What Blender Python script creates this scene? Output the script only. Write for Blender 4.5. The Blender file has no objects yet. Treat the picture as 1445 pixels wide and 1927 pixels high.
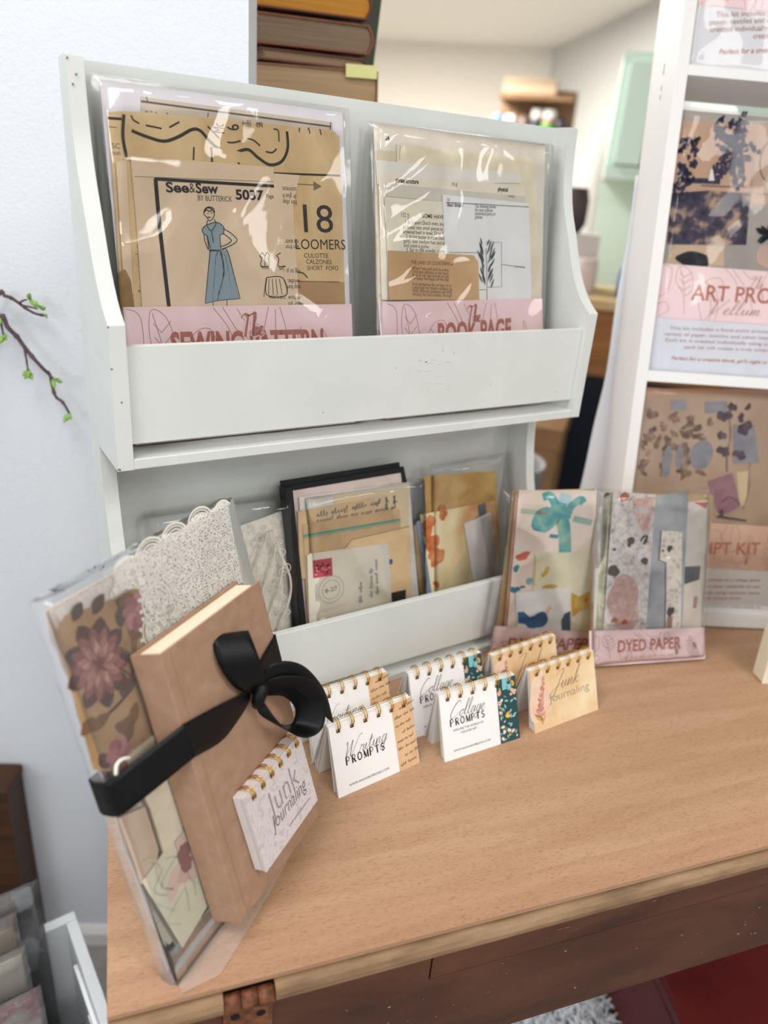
import bpy, math, random
from mathutils import Vector, Matrix, noise as mnoise
PI = math.pi
S = bpy.context.scene
COL = S.collection
# ---------------------------------------------------------------- camera
cam_d = bpy.data.cameras.new('camera')
cam = bpy.data.objects.new('camera', cam_d); COL.objects.link(cam)
cam_d.sensor_fit = 'HORIZONTAL'; cam_d.sensor_width = 36.0; cam_d.lens = 35.0
cam_d.clip_start = 0.02; cam_d.clip_end = 60
CR = Vector((0.85275, -0.51695, 0.07472)); CD = Vector((-0.15039, -0.38000, -0.91268)); CF = Vector((0.50021, 0.76705, -0.40179))
cam.matrix_world = Matrix(((CR.x, -CD.x, -CF.x, -0.12957), (CR.y, -CD.y, -CF.y, -0.61461), (CR.z, -CD.z, -CF.z, 0.55284), (0, 0, 0, 1)))
cam_d.dof.use_dof = True; cam_d.dof.focus_distance = 0.70; cam_d.dof.aperture_fstop = 4.2
S.camera = cam
# ---------------------------------------------------------------- world, lamps, exposure
S.view_settings.view_transform = 'Standard'; S.view_settings.look = 'None'
S.view_settings.gamma = 1.0; S.view_settings.use_curve_mapping = False
S.view_settings.exposure = 0.06
wd = bpy.data.worlds.new('room_light'); S.world = wd; wd.use_nodes = True
bg = wd.node_tree.nodes['Background']; bg.inputs[0].default_value = (0.93, 0.96, 1.0, 1); bg.inputs[1].default_value = 0.62
def area(name, loc, target, sx, sy, power, color=(1, 1, 1)):
    d = bpy.data.lights.new(name, 'AREA'); d.shape = 'RECTANGLE'; d.size = sx; d.size_y = sy; d.energy = power; d.color = color
    o = bpy.data.objects.new(name, d); COL.objects.link(o); o.location = loc
    o.rotation_euler = (Vector(target) - Vector(loc)).to_track_quat('-Z', 'Y').to_euler()
    return o
area('window_light', (-2.3, -1.3, 0.95), (0.2, 0.0, 0.1), 1.0, 1.3, 13, (0.95, 0.98, 1))
area('ceiling_panel_light', (-0.55, -0.35, 1.70), (-0.55, -0.35, 0), 0.6, 1.2, 19, (1, 0.98, 0.95))
area('ceiling_panel_light', (0.55, -1.75, 1.70), (0.55, -1.75, 0), 0.5, 0.9, 19, (1, 0.98, 0.95))
area('ceiling_panel_light', (-0.3, -2.6, 1.70), (-0.3, -2.6, 0), 0.5, 0.9, 19, (1, 0.98, 0.95))
area('ceiling_panel_light', (2.2, -2.4, 1.70), (2.2, -2.4, 0), 0.6, 1.2, 22, (1, 0.98, 0.95))
area('ceiling_panel_light', (2.3, 4.1, 1.70), (2.3, 4.1, 0), 1.2, 0.6, 230, (1, 0.95, 0.86))
area('ceiling_panel_light', (1.0, 2.3, 1.70), (1.0, 2.3, 0), 0.6, 0.9, 55, (1, 0.97, 0.92))
# ---------------------------------------------------------------- material helpers
def lin(h):
    h = h.lstrip('#'); out = []
    for i in (0, 2, 4):
        c = int(h[i:i+2], 16) / 255.0
        out.append(c / 12.92 if c <= 0.04045 else ((c + 0.055) / 1.055) ** 2.4)
    return tuple(out) + (1.0,)
MATS = {}
def base(name):
    m = bpy.data.materials.new(name); m.use_nodes = True
    return m, m.node_tree, m.node_tree.nodes['Principled BSDF']
def node(nt, t, **kw):
    n = nt.nodes.new(t)
    for k, v in kw.items(): setattr(n, k, v)
    return n
def noise_fac(nt, scale, detail=4, stretch=(1, 1, 1), dist=0.0, rough=0.55):
    tc = node(nt, 'ShaderNodeTexCoord'); mp = node(nt, 'ShaderNodeMapping'); mp.inputs['Scale'].default_value = stretch
    nt.links.new(tc.outputs['Object'], mp.inputs[0])
    n = node(nt, 'ShaderNodeTexNoise'); n.inputs['Scale'].default_value = scale; n.inputs['Detail'].default_value = detail
    n.inputs['Distortion'].default_value = dist; n.inputs['Roughness'].default_value = rough
    nt.links.new(mp.outputs[0], n.inputs['Vector'])
    return n
def ramp(nt, src, stops):
    r = node(nt, 'ShaderNodeValToRGB'); e = r.color_ramp.elements
    while len(e) < len(stops): e.new(0.5)
    for i, (p, c) in enumerate(stops): e[i].position = p; e[i].color = lin(c) if isinstance(c, str) else c
    nt.links.new(src, r.inputs[0]); return r
def bump(nt, b, src, strength, dist=0.001):
    n = node(nt, 'ShaderNodeBump'); n.inputs['Strength'].default_value = strength; n.inputs['Distance'].default_value = dist
    nt.links.new(src, n.inputs['Height']); nt.links.new(n.outputs[0], b.inputs['Normal']); return n
def flat(h, rough=0.6, metal=0.0):
    k = ('flat', h, rough, metal)
    if k not in MATS:
        m, nt, b = base('plain_' + h.lstrip('#')); b.inputs['Base Color'].default_value = lin(h)
        b.inputs['Roughness'].default_value = rough; b.inputs['Metallic'].default_value = metal
        b.inputs['Specular IOR Level'].default_value = 0.35
        MATS[k] = m
    return MATS[k]
def mottled(stops, scale=40, rough=0.7, detail=4, stretch=(1, 1, 1), dist=0.0, bmp=0.0, bscale=None, spec=0.3):
    k = ('mot', tuple(stops), scale, rough, detail, stretch, dist, bmp, bscale, spec)
    if k not in MATS:
        m, nt, b = base('mottled_' + stops[0][1].lstrip('#'))
        n = noise_fac(nt, scale, detail, stretch, dist); r = ramp(nt, n.outputs['Fac'], stops)
        nt.links.new(r.outputs[0], b.inputs['Base Color']); b.inputs['Roughness'].default_value = rough
        b.inputs['Specular IOR Level'].default_value = spec
        if bmp:
            n2 = noise_fac(nt, bscale, 3, stretch) if bscale else n
            bump(nt, b, n2.outputs['Fac'], bmp)
        MATS[k] = m
    return MATS[k]
def shade(h, f):
    h = h.lstrip('#'); return '#' + ''.join('%02x' % max(0, min(255, int(int(h[i:i+2], 16) * f))) for i in (0, 2, 4))
def paper(h, var=0.05, scale=35, rough=0.75):
    return mottled([(0.3, shade(h, 1 - var)), (0.7, shade(h, 1 + var))], scale, rough)
def film(name='clear_film', bscale=60, strength=0.35, haze=0.0, gloss=1.3, rough=0.05, tint=(1, 1, 1)):
    k = ('film', name, bscale, strength, haze, gloss, rough)
    if k not in MATS:
        m = bpy.data.materials.new(name); m.use_nodes = True; nt = m.node_tree; nt.nodes.clear()
        out = node(nt, 'ShaderNodeOutputMaterial'); mix = node(nt, 'ShaderNodeMixShader')
        tr = node(nt, 'ShaderNodeBsdfTransparent'); tr.inputs[0].default_value = tuple(0.99 * t for t in tint) + (1,)
        gl = node(nt, 'ShaderNodeBsdfGlossy'); gl.inputs['Roughness'].default_value = rough
        fr = node(nt, 'ShaderNodeFresnel'); fr.inputs['IOR'].default_value = 1.42
        mu = node(nt, 'ShaderNodeMath', operation='MULTIPLY'); mu.inputs[1].default_value = gloss; mu.use_clamp = True
        n = noise_fac(nt, bscale * 0.5, 1, (1, 1, 1), 1.0)
        bp = node(nt, 'ShaderNodeBump'); bp.inputs['Strength'].default_value = strength * 0.22; bp.inputs['Distance'].default_value = 0.002
        nt.links.new(n.outputs['Fac'], bp.inputs['Height'])
        nt.links.new(bp.outputs[0], gl.inputs['Normal']); nt.links.new(bp.outputs[0], fr.inputs['Normal'])
        nt.links.new(fr.outputs[0], mu.inputs[0]); nt.links.new(mu.outputs[0], mix.inputs[0])
        last = tr
        if haze > 0:
            df = node(nt, 'ShaderNodeBsdfDiffuse'); df.inputs[0].default_value = (0.9, 0.9, 0.92, 1)
            tl = node(nt, 'ShaderNodeMixShader'); tl.inputs[0].default_value = haze
            nt.links.new(tr.outputs[0], tl.inputs[1]); nt.links.new(df.outputs[0], tl.inputs[2]); last = tl
        nt.links.new(last.outputs[0], mix.inputs[1]); nt.links.new(gl.outputs[0], mix.inputs[2])
        nt.links.new(mix.outputs[0], out.inputs[0]); MATS[k] = m
    return MATS[k]
def lace_mat():
    if 'lace' not in MATS:
        m = bpy.data.materials.new('lace_net'); m.use_nodes = True; nt = m.node_tree; b = nt.nodes['Principled BSDF']
        b.inputs['Base Color'].default_value = lin('#fbf8f0'); b.inputs['Roughness'].default_value = 0.85
        tc = node(nt, 'ShaderNodeTexCoord')
        v1 = node(nt, 'ShaderNodeTexVoronoi', feature='DISTANCE_TO_EDGE'); v1.inputs['Scale'].default_value = 480; v1.inputs['Randomness'].default_value = 0.55
        v2 = node(nt, 'ShaderNodeTexVoronoi', feature='DISTANCE_TO_EDGE'); v2.inputs['Scale'].default_value = 150
        nt.links.new(tc.outputs['Object'], v1.inputs['Vector']); nt.links.new(tc.outputs['Object'], v2.inputs['Vector'])
        a = node(nt, 'ShaderNodeMath', operation='LESS_THAN'); a.inputs[1].default_value = 0.20
        c = node(nt, 'ShaderNodeMath', operation='LESS_THAN'); c.inputs[1].default_value = 0.055
        nt.links.new(v1.outputs['Distance'], a.inputs[0]); nt.links.new(v2.outputs['Distance'], c.inputs[0])
        mx = node(nt, 'ShaderNodeMath', operation='MAXIMUM'); nt.links.new(a.outputs[0], mx.inputs[0]); nt.links.new(c.outputs[0], mx.inputs[1])
        nt.links.new(mx.outputs[0], b.inputs['Alpha']); MATS['lace'] = m
    return MATS['lace']
def wood(name, c1, c2, c3, rough=0.5, sc=14, stretch=(1, 14, 14), fine=True):
    if name not in MATS:
        m, nt, b = base(name)
        n1 = noise_fac(nt, sc, 6, stretch, 0.6); r1 = ramp(nt, n1.outputs['Fac'], [(0.28, c1), (0.5, c2), (0.75, c3)])
        n2 = noise_fac(nt, 210, 3, (1, 6, 6)); r2 = ramp(nt, n2.outputs['Fac'], [(0.30, (0.62, 0.54, 0.51, 1)), (0.47, (1, 1, 1, 1))])
        mx = node(nt, 'ShaderNodeMix', data_type='RGBA', blend_type='MULTIPLY'); mx.inputs[0].default_value = 0.75 if fine else 0.3
        nt.links.new(r1.outputs[0], mx.inputs[6]); nt.links.new(r2.outputs[0], mx.inputs[7])
        nt.links.new(mx.outputs[2], b.inputs['Base Color']); b.inputs['Roughness'].default_value = rough
        b.inputs['Specular IOR Level'].default_value = 0.3
        bump(nt, b, n2.outputs['Fac'], 0.15, 0.0006)
        MATS[name] = m
    return MATS[name]
PAINT = mottled([(0.35, '#d5d9d5'), (0.65, '#dcdfdc')], 9, 0.42, 3, bmp=0.03, bscale=120, spec=0.4)
WHITE = flat('#f4f3f2', 0.6)
INK = flat('#1c1a1a', 0.6); GREYINK = flat('#5b5753', 0.6); BROWNINK = flat('#6b5138', 0.6)
ROSE = flat('#b5705f', 0.6); PINKLINE = flat('#a9807a', 0.6)
PINK = mottled([(0.3, '#f0d4d5'), (0.7, '#f6dfe0')], 12, 0.5)
BRASS = flat('#d9a93c', 0.22, 1.0)
# ---------------------------------------------------------------- mesh helpers
def FR(o, u, v):
    u = Vector(u).normalized(); v = Vector(v).normalized(); n = u.cross(v).normalized(); v = n.cross(u)
    return Matrix(((u.x, v.x, n.x, o[0]), (u.y, v.y, n.y, o[1]), (u.z, v.z, n.z, o[2]), (0, 0, 0, 1)))
def at(o, rz=0.0):
    return Matrix.Translation(Vector(o)) @ Matrix.Rotation(rz, 4, 'Z')
class MB:
    def __init__(s): s.v = []; s.f = []; s.m = []; s.sm = []; s.mats = []
    def mi(s, m):
        if m not in s.mats: s.mats.append(m)
        return s.mats.index(m)
    def add(s, vs, fs, m, smooth=False):
        o = len(s.v); i = s.mi(m); s.v += [tuple(p) for p in vs]
        for f in fs: s.f.append(tuple(o + k for k in f)); s.m.append(i); s.sm.append(smooth)
        return s
    def box(s, lo, hi, m, M=None):
        (a, b, c), (d, e, f) = lo, hi
        P = [Vector(p) for p in ((a, b, c), (d, b, c), (d, e, c), (a, e, c), (a, b, f), (d, b, f), (d, e, f), (a, e, f))]
        if M is not None: P = [M @ p for p in P]
        return s.add(P, [(3, 2, 1, 0), (4, 5, 6, 7), (0, 1, 5, 4), (1, 2, 6, 5), (2, 3, 7, 6), (3, 0, 4, 7)], m)
    def prism(s, poly, w0, w1, m, side=None, M=None):
        a = sum(poly[i][0] * poly[(i + 1) % len(poly)][1] - poly[(i + 1) % len(poly)][0] * poly[i][1] for i in range(len(poly)))
        if a < 0: poly = poly[::-1]
        n = len(poly); T = (lambda p: M @ Vector(p)) if M is not None else (lambda p: p)
        lo = [T((x, y, w0)) for x, y in poly]; hi = [T((x, y, w1)) for x, y in poly]
        s.add(lo + hi, [tuple(range(n))[::-1], tuple(range(n, 2 * n))], m)
        s.add(lo + hi, [(i, (i + 1) % n, n + (i + 1) % n, n + i) for i in range(n)], side or m)
        return s
    def face(s, poly, w, m):
        a = sum(poly[i][0] * poly[(i + 1) % len(poly)][1] - poly[(i + 1) % len(poly)][0] * poly[i][1] for i in range(len(poly)))
        if a < 0: poly = poly[::-1]
        return s.add([(x, y, w) for x, y in poly], [tuple(range(len(poly)))], m)
    def rect(s, x0, y0, x1, y1, w, m): return s.face([(x0, y0), (x1, y0), (x1, y1), (x0, y1)], w, m)
    def tube(s, pts, r, m, n=8, closed=False, smooth=True):
        pts = [Vector(p) for p in pts]; k = len(pts); R = r if isinstance(r, (list, tuple)) else [r] * k
        vs = []; ref = None
        for i, p in enumerate(pts):
            a = pts[i - 1] if (i or closed) else p; b = pts[(i + 1) % k] if (i < k - 1 or closed) else p
            t = (b - a).normalized()
            if ref is None: ref = t.orthogonal().normalized()
            ref = (ref - t * ref.dot(t)).normalized(); q = t.cross(ref)
            vs += [p + (ref * math.cos(2 * PI * j / n) + q * math.sin(2 * PI * j / n)) * R[i] for j in range(n)]
        fs = []
        for i in range(k if closed else k - 1):
            i2 = (i + 1) % k
            fs += [(i * n + j, i * n + (j + 1) % n, i2 * n + (j + 1) % n, i2 * n + j) for j in range(n)]
        if not closed: fs += [tuple(range(n))[::-1], tuple(range((k - 1) * n, k * n))]
        return s.add(vs, fs, m, smooth)
    def stroke(s, pts, hw, w, m):
        k = len(pts); H = hw if isinstance(hw, (list, tuple)) else [hw] * k; vs = []
        for i, (x, y) in enumerate(pts):
            a = pts[max(i - 1, 0)]; b = pts[min(i + 1, k - 1)]; dx, dy = b[0] - a[0], b[1] - a[1]; l = math.hypot(dx, dy) or 1
            vs += [(x - dy / l * H[i], y + dx / l * H[i], w), (x + dy / l * H[i], y - dx / l * H[i], w)]
        return s.add(vs, [(2 * i, 2 * i + 1, 2 * i + 3, 2 * i + 2) for i in range(k - 1)], m)
    def blob(s, c, rx, ry, w, m, rot=0.0, wob=0.0, seed=0, n=18):
        rn = random.Random(seed); ph = [rn.uniform(0, 6.28) for _ in range(3)]; cr, sr = math.cos(rot), math.sin(rot); P = []
        for i in range(n):
            a = 2 * PI * i / n; k = 1 + wob * (math.sin(2 * a + ph[0]) * .5 + math.sin(3 * a + ph[1]) * .35 + math.sin(5 * a + ph[2]) * .3)
            x, y = rx * k * math.cos(a), ry * k * math.sin(a); P.append((c[0] + x * cr - y * sr, c[1] + x * sr + y * cr))
        return s.face(P, w, m)
    def leaf(s, c, L, wd, rot, w, m):
        P = [(t * L, wd * math.sin(PI * t) ** .8) for t in (0, .15, .35, .6, .85, 1)] + [(t * L, -wd * math.sin(PI * t) ** .8) for t in (.85, .6, .35, .15)]
        cr, sr = math.cos(rot), math.sin(rot)
        return s.face([(c[0] + x * cr - y * sr, c[1] + x * sr + y * cr) for x, y in P], w, m)
    def grid(s, nu, nv, fn, m, smooth=True):
        vs = [fn(i / nu, j / nv) for j in range(nv + 1) for i in range(nu + 1)]
        return s.add(vs, [(j * (nu + 1) + i, j * (nu + 1) + i + 1, (j + 1) * (nu + 1) + i + 1, (j + 1) * (nu + 1) + i) for j in range(nv) for i in range(nu)], m, smooth)
    def build(s, name, parent=None, M=None):
        me = bpy.data.meshes.new(name)
        vs = [tuple(M @ Vector(p)) for p in s.v] if M is not None else s.v
        me.from_pydata(vs, [], s.f)
        for m in s.mats: me.materials.append(m)
        me.polygons.foreach_set('material_index', s.m); me.polygons.foreach_set('use_smooth', s.sm); me.update()
        o = bpy.data.objects.new(name, me); COL.objects.link(o)
        if parent: o.parent = parent
        return o
def bevel(o, w=0.0012, seg=2):
    b = o.modifiers.new('soft_edges', 'BEVEL'); b.width = w; b.segments = seg; b.limit_method = 'ANGLE'; b.angle_limit = 0.6
    return o
def solid(o, t, off=0.0):
    b = o.modifiers.new('thickness', 'SOLIDIFY'); b.thickness = t; b.offset = off; return o
def thing(name, label, cat, M, group=None):
    o = bpy.data.objects.new(name, None); COL.objects.link(o); o.empty_display_size = 0.02; o.matrix_world = M
    o['label'] = label; o['category'] = cat
    if group: o['group'] = group
    return o
def tag(o, label, cat, group=None):
    o['label'] = label; o['category'] = cat
    if group: o['group'] = group
    return o
def struct(o): o['kind'] = 'structure'; return o
def catmull(P, k=8, closed=False):
    out = []; n = len(P)
    for i in range(n if closed else n - 1):
        g = (lambda j: P[j % n]) if closed else (lambda j: P[max(0, min(n - 1, j))])
        p0, p1, p2, p3 = g(i - 1), g(i), g(i + 1), g(i + 2)
        for q in range(k):
            t = q / k
            out.append(tuple(0.5 * ((2 * b) + (-a + c) * t + (2 * a - 5 * b + 4 * c - d) * t * t + (-a + 3 * b - 3 * c + d) * t ** 3) for a, b, c, d in zip(p0, p1, p2, p3)))
    if not closed: out.append(tuple(P[-1]))
    return out
# ---------------------------------------------------------------- lettering
TXT = {}
def glyphs(body, bold=0.0, shear=0.0):
    k = (body, bold, shear)
    if k not in TXT:
        cu = bpy.data.curves.new('lettering', 'FONT'); cu.body = body; cu.size = 1.0; cu.offset = bold; cu.shear = shear; cu.resolution_u = 3
        ob = bpy.data.objects.new('lettering', cu); me = bpy.data.meshes.new_from_object(ob)
        vs = [(p.co.x, p.co.y) for p in me.vertices]; fs = [tuple(p.vertices) for p in me.polygons]
        bpy.data.objects.remove(ob); bpy.data.curves.remove(cu); bpy.data.meshes.remove(me)
        TXT[k] = (vs, fs, min(x for x, y in vs), max(x for x, y in vs))
    return TXT[k]
CAP = max(y for x, y in glyphs('H')[0])
def text(mb, body, p0, p1, h, m, w, bold=0.0, shear=0.0, clip=None):
    """body set on the baseline p0 -> p1, cap height h, on the plane z = w"""
    vs, fs, x0, x1 = glyphs(body, bold, shear); d = Vector((p1[0] - p0[0], p1[1] - p0[1])); L = d.length or 1e-6; e = d / L; q = Vector((-e.y, e.x))
    sx = L / (x1 - x0); sy = h / CAP
    V = [(p0[0] + e.x * (x - x0) * sx + q.x * y * sy, p0[1] + e.y * (x - x0) * sx + q.y * y * sy, w) for x, y in vs]
    F = fs
    if clip is not None: F = [f for f in fs if all(V[i][1] >= clip for i in f)]
    mb.add(V, F, m)
def para(mb, lines, p, width, lead, h, m, w, ang=0.0, ragged=True, bold=0.0, shear=0.0):
    mx = max(glyphs(l, bold, shear)[3] for l in lines)
    c, s_ = math.cos(ang), math.sin(ang)
    for i, l in enumerate(lines):
        f = glyphs(l, bold, shear)[3] / mx; a = (p[0] + s_ * lead * i, p[1] - c * lead * i)
        text(mb, l, a, (a[0] + c * width * f, a[1] + s_ * width * f), h, m, w, bold, shear)
SCR = {  # handwriting strokes: advance, strokes (x-height 0.42, capital about 1)
 'W': (1.05, [[(.05, .78), (.14, .95), (.17, .6), (.13, .05), (.3, .45), (.5, .95), (.44, .4), (.45, .02), (.7, .5), (.95, 1.05), (1.15, 1.1)]]),
 'C': (.78, [[(.72, .85), (.7, 1.0), (.5, .98), (.2, .6), (.08, .2), (.2, -.02), (.5, .08), (.78, .3)]]),
 'J': (.6, [[(.1, .75), (.3, 1.0), (.6, 1.02), (.45, .5), (.25, -.2), (0, -.42), (-.1, -.2), (.2, .05), (.6, .25)]]),
 'T': (.75, [[(.1, .85), (.3, 1.0), (.6, .95), (.95, 1.05)], [(.55, .97), (.42, .5), (.3, .0)]]),
 'V': (.75, [[(.05, .8), (.18, .98), (.22, .5), (.2, 0), (.45, .4), (.8, 1.05)]]),
 'r': (.34, [[(0, .05), (.12, .42), (.16, .34), (.3, .38), (.24, .05), (.36, .06)]]),
 'i': (.26, [[(0, .08), (.14, .4), (.1, .04), (.26, .1)], [(.2, .58), (.22, .61)]]),
 't': (.3, [[(0, .08), (.24, .8), (.13, .06), (.3, .1)], [(.02, .5), (.42, .56)]]),
 'n': (.42, [[(0, .05), (.1, .4), (.06, .0), (.22, .38), (.3, .34), (.26, .04), (.44, .1)]]),
 'm': (.6, [[(0, .05), (.1, .4), (.06, .0), (.2, .38), (.27, .34), (.22, .0), (.36, .38), (.44, .34), (.4, .04), (.6, .1)]]),
 'g': (.42, [[(.34, .36), (.16, .4), (.04, .14), (.16, .02), (.32, .3), (.36, .4), (.26, -.15), (.08, -.42), (-.06, -.3), (.16, -.06), (.44, .12)]]),
 'o': (.38, [[(.26, .38), (.08, .3), (.06, .05), (.22, .02), (.3, .24), (.24, .38), (.4, .32)]]),
 'l': (.28, [[(0, .08), (.24, .7), (.26, .98), (.16, .9), (.06, .2), (.12, .02), (.28, .1)]]),
 'a': (.42, [[(.32, .36), (.14, .4), (.04, .12), (.14, .02), (.3, .3), (.34, .4), (.28, .05), (.44, .1)]]),
 'e': (.34, [[(0, .12), (.22, .26), (.24, .4), (.1, .34), (.04, .1), (.18, .01), (.36, .12)]]),
 'u': (.44, [[(0, .08), (.1, .4), (.08, .06), (.2, .03), (.32, .4), (.3, .06), (.44, .1)]]),
 'k': (.4, [[(0, .08), (.26, .92), (.18, .95), (.04, .0)], [(.06, .18), (.3, .4), (.14, .22), (.3, .02), (.42, .1)]]),
 'h': (.42, [[(0, .08), (.26, .92), (.17, .95), (.04, .0), (.2, .36), (.3, .32), (.26, .04), (.44, .1)]]),
 'b': (.4, [[(0, .08), (.24, .9), (.16, .93), (.06, .1), (.18, .02), (.28, .24), (.16, .36), (.4, .32)]]),
 's': (.32, [[(0, .08), (.18, .42), (.24, .12), (.1, .02), (.02, .1)]]),
 ' ': (.35, [])}
def script(mb, body, p0, p1, h, m, w, thick=0.028, slant=0.25):
    tot = sum(SCR[c][0] for c in body); d = Vector((p1[0] - p0[0], p1[1] - p0[1])); L = d.length; e = d / L; q = Vector((-e.y, e.x)); sx = L / tot; x = 0
    for c in body:
        adv, st = SCR[c]
        for P in st:
            C_ = catmull([((x + a + b * slant) * sx, b * h) for a, b in P], 6)
            Q = [(p0[0] + e.x * a + q.x * b, p0[1] + e.y * a + q.y * b) for a, b in C_]
            hw = []
            for i in range(len(C_)):
                dy = C_[min(i + 1, len(C_) - 1)][1] - C_[max(i - 1, 0)][1]
                hw.append(thick * h * (1.0 if dy < 0 else 0.5))
            mb.stroke(Q, hw, w, m)
        x += adv
SER = {'P': [[(0.12, 0), (.12, 1), 2], [(.12, 1), (.5, 1), (.62, .76), (.5, .5), (.12, .5), 1], [(0, 0), (.26, 0), .6], [(0, 1), (.2, 1), .6]],
 'R': [[(.12, 0), (.12, 1), 2], [(.12, 1), (.48, 1), (.6, .76), (.48, .52), (.12, .52), 1], [(.34, .52), (.62, 0), 2], [(0, 0), (.26, 0), .6], [(.52, 0), (.74, 0), .6]],
 'O': [[(.36, 0), (.06, .25), (.06, .75), (.36, 1), (.66, .75), (.66, .25), (.36, 0), 1.5]],
 'M': [[(.1, 0), (.1, 1), .8], [(.1, 1), (.42, .05), 2], [(.42, .05), (.76, 1), .8], [(.76, 0), (.76, 1), 2], [(0, 0), (.22, 0), .6], [(.62, 0), (.9, 0), .6]],
 'T': [[(.34, 0), (.34, 1), 2], [(.02, 1), (.66, 1), .8], [(.2, 0), (.48, 0), .6], [(.02, 1), (.02, .78), .8], [(.66, 1), (.66, .78), .8]],
 'S': [[(.52, .82), (.32, 1), (.08, .8), (.14, .58), (.46, .42), (.54, .2), (.3, 0), (.06, .16), 1.5]]}
def serif(mb, body, p0, p1, h, m, w, k=0.05):
    n = len(body); d = Vector((p1[0] - p0[0], p1[1] - p0[1])); e = d / d.length; q = Vector((-e.y, e.x)); st = d.length / n
    for i, c in enumerate(body):
        for s_ in SER[c]:
            P = s_[:-1]; P = catmull(P, 5) if len(P) > 3 else P
            mb.stroke([(p0[0] + e.x * (i + a * .95) * st + q.x * b * h, p0[1] + e.y * (i + a * .95) * st + q.y * b * h) for a, b in P], k * h * s_[-1], w, m)
def scribble(mb, p0, p1, h, m, w, seed, thick=0.00022):
    rn = random.Random(seed); d = Vector((p1[0] - p0[0], p1[1] - p0[1])); L = d.length; e = d / L; q = Vector((-e.y, e.x)); x = 0; P = []
    while x < L:
        for _ in range(rn.randint(3, 7)):
            P += [(x, 0), (x + .45 * h, h * rn.choice((.5, .55, .6, 1.1))), (x + .3 * h, h * rn.choice((0, 0, .05, -.4)))]; x += h * rn.uniform(.45, .7)
        if len(P) > 3: mb.stroke([(p0[0] + e.x * a + q.x * b, p0[1] + e.y * a + q.y * b) for a, b in catmull(P, 3)], thick, w, m)
        P = []; x += h * rn.uniform(.4, .9)
# ================================================================ THE ROOM
def wallmat():
    m, nt, b = base('wall_paint'); b.inputs['Base Color'].default_value = lin('#e2e6ec'); b.inputs['Roughness'].default_value = 0.8
    n = noise_fac(nt, 230, 3); bump(nt, b, n.outputs['Fac'], 0.35, 0.002); return m
WALLP = wallmat()
FWALL = FR((-0.0166,0.4047,0.0000),(0.87462,-0.48481,0.00000),(0.00000,0.00000,1.00000))
mb = MB(); mb.box((-1.7, -0.74, -0.075), (0.276, 1.75, 0), WALLP); struct(mb.build('wall_left', None, FWALL))
mb = MB(); mb.prism([(0, -0.74), (0.013, -0.74), (0.013, -0.712), (0.006, -0.702), (0, -0.702)], -1.7, 0.276, flat('#e9e6e4', 0.45), M=Matrix(((0, 0, 1, 0), (0, 1, 0, 0), (1, 0, 0, 0), (0, 0, 0, 1))))
struct(mb.build('baseboard_left', None, FWALL))
CRN = Vector((5.05, 5.21, 0)); BD = Vector((-0.70, 0.713, 0)).normalized(); RD = Vector((-0.42, -0.91, 0)).normalized()
mb = MB(); mb.box((0, -0.74, -0.1), (6.5, 1.75, 0), flat('#efe9e0', 0.9)); struct(mb.build('wall_back', None, FR(CRN + BD * 6.5, -BD, (0, 0, 1))))
mb = MB(); mb.box((0, -0.74, -0.1), (7.5, 1.75, 0), flat('#c9cbc9', 0.9)); struct(mb.build('wall_right', None, FR(CRN, RD, (0, 0, 1))))
mb = MB(); mb.box((-3.0, -4.5, -0.80), (8.5, 11.5, -0.74), mottled([(0.3, '#8d8a88'), (0.7, '#a09d9a')], 60, 0.9)); struct(mb.build('floor'))
mb = MB(); mb.box((-3.0, -4.5, 1.75), (8.5, 11.5, 1.82), flat('#e9e5de', 0.95)); struct(mb.build('ceiling'))
# ================================================================ THE DESK
OAK = wood('light_wood', '#ad8869', '#b69273', '#bf9c7f', 0.55, 5, (1, 9, 9))
EDGE = mottled([(0.25, '#66513b'), (0.5, '#8d7053'), (0.8, '#a98c6c')], 60, 0.6, 5, (0.25, 1, 1), bmp=0.3)
DARK = wood('dark_wood', '#30180f', '#4e2b1c', '#663d26', 0.38, 6, (0.8, 3, 3), fine=False)
FT = FR((-0.0864,-0.2444,-0.0000),(0.97496,-0.22240,0.00000),(0.22240,0.97496,0.00000))
desk = thing('desk', 'old wooden desk with pale sanded top and dark brown apron under the white shelf', 'desk', Matrix.Translation((0, 0, -0.74)) @ FT)
LIFT = Matrix.Translation((0, 0, 0.74))
mb = MB(); mb.box((0, 0.0322, -0.012), (1.35, 0.55, 0), OAK); mb.build('tabletop', desk, LIFT)
mb = MB(); mb.box((0, 0, -0.0046), (1.35, 0.0322, 0), wood('light_wood_strip', '#a98265', '#b28c6f', '#bb967a', 0.55, 6, (1, 11, 11))); mb.build('front_board', desk, LIFT)
P = [(0.03, -0.0122), (0.0, -0.0122), (-0.001, -0.0050), (0.0015, -0.0062), (0.0012, -0.0082), (-0.004, -0.0105), (-0.0068, -0.0150), (-0.0066, -0.0205), (-0.003, -0.0255), (0.004, -0.0270), (0.03, -0.0270)]
P = [(0.03, -0.0048), (0.0035, -0.0048), (0.0035, -0.0068), (-0.0015, -0.0074), (-0.0056, -0.0105), (-0.0076, -0.0150), (-0.0074, -0.0200), (-0.0040, -0.0252), (0.004, -0.0272), (0.03, -0.0272)]
AX = Matrix(((0, 0, 1, 0), (1, 0, 0, 0), (0, 1, 0, 0), (0, 0, 0, 1)))
mb = MB(); mb.prism(P, 0.0, 0.0805, EDGE, M=AX); mb.prism(P, 0.1195, 1.35, EDGE, M=AX)
P2 = [(0.03, -0.0121), (0.0, -0.0121), (-0.0012, -0.0055), (0.0008, -0.0040), (0.03, -0.0120)]
o = mb.build('edge_moulding', desk, LIFT); bevel(o, 0.0015)
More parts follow.
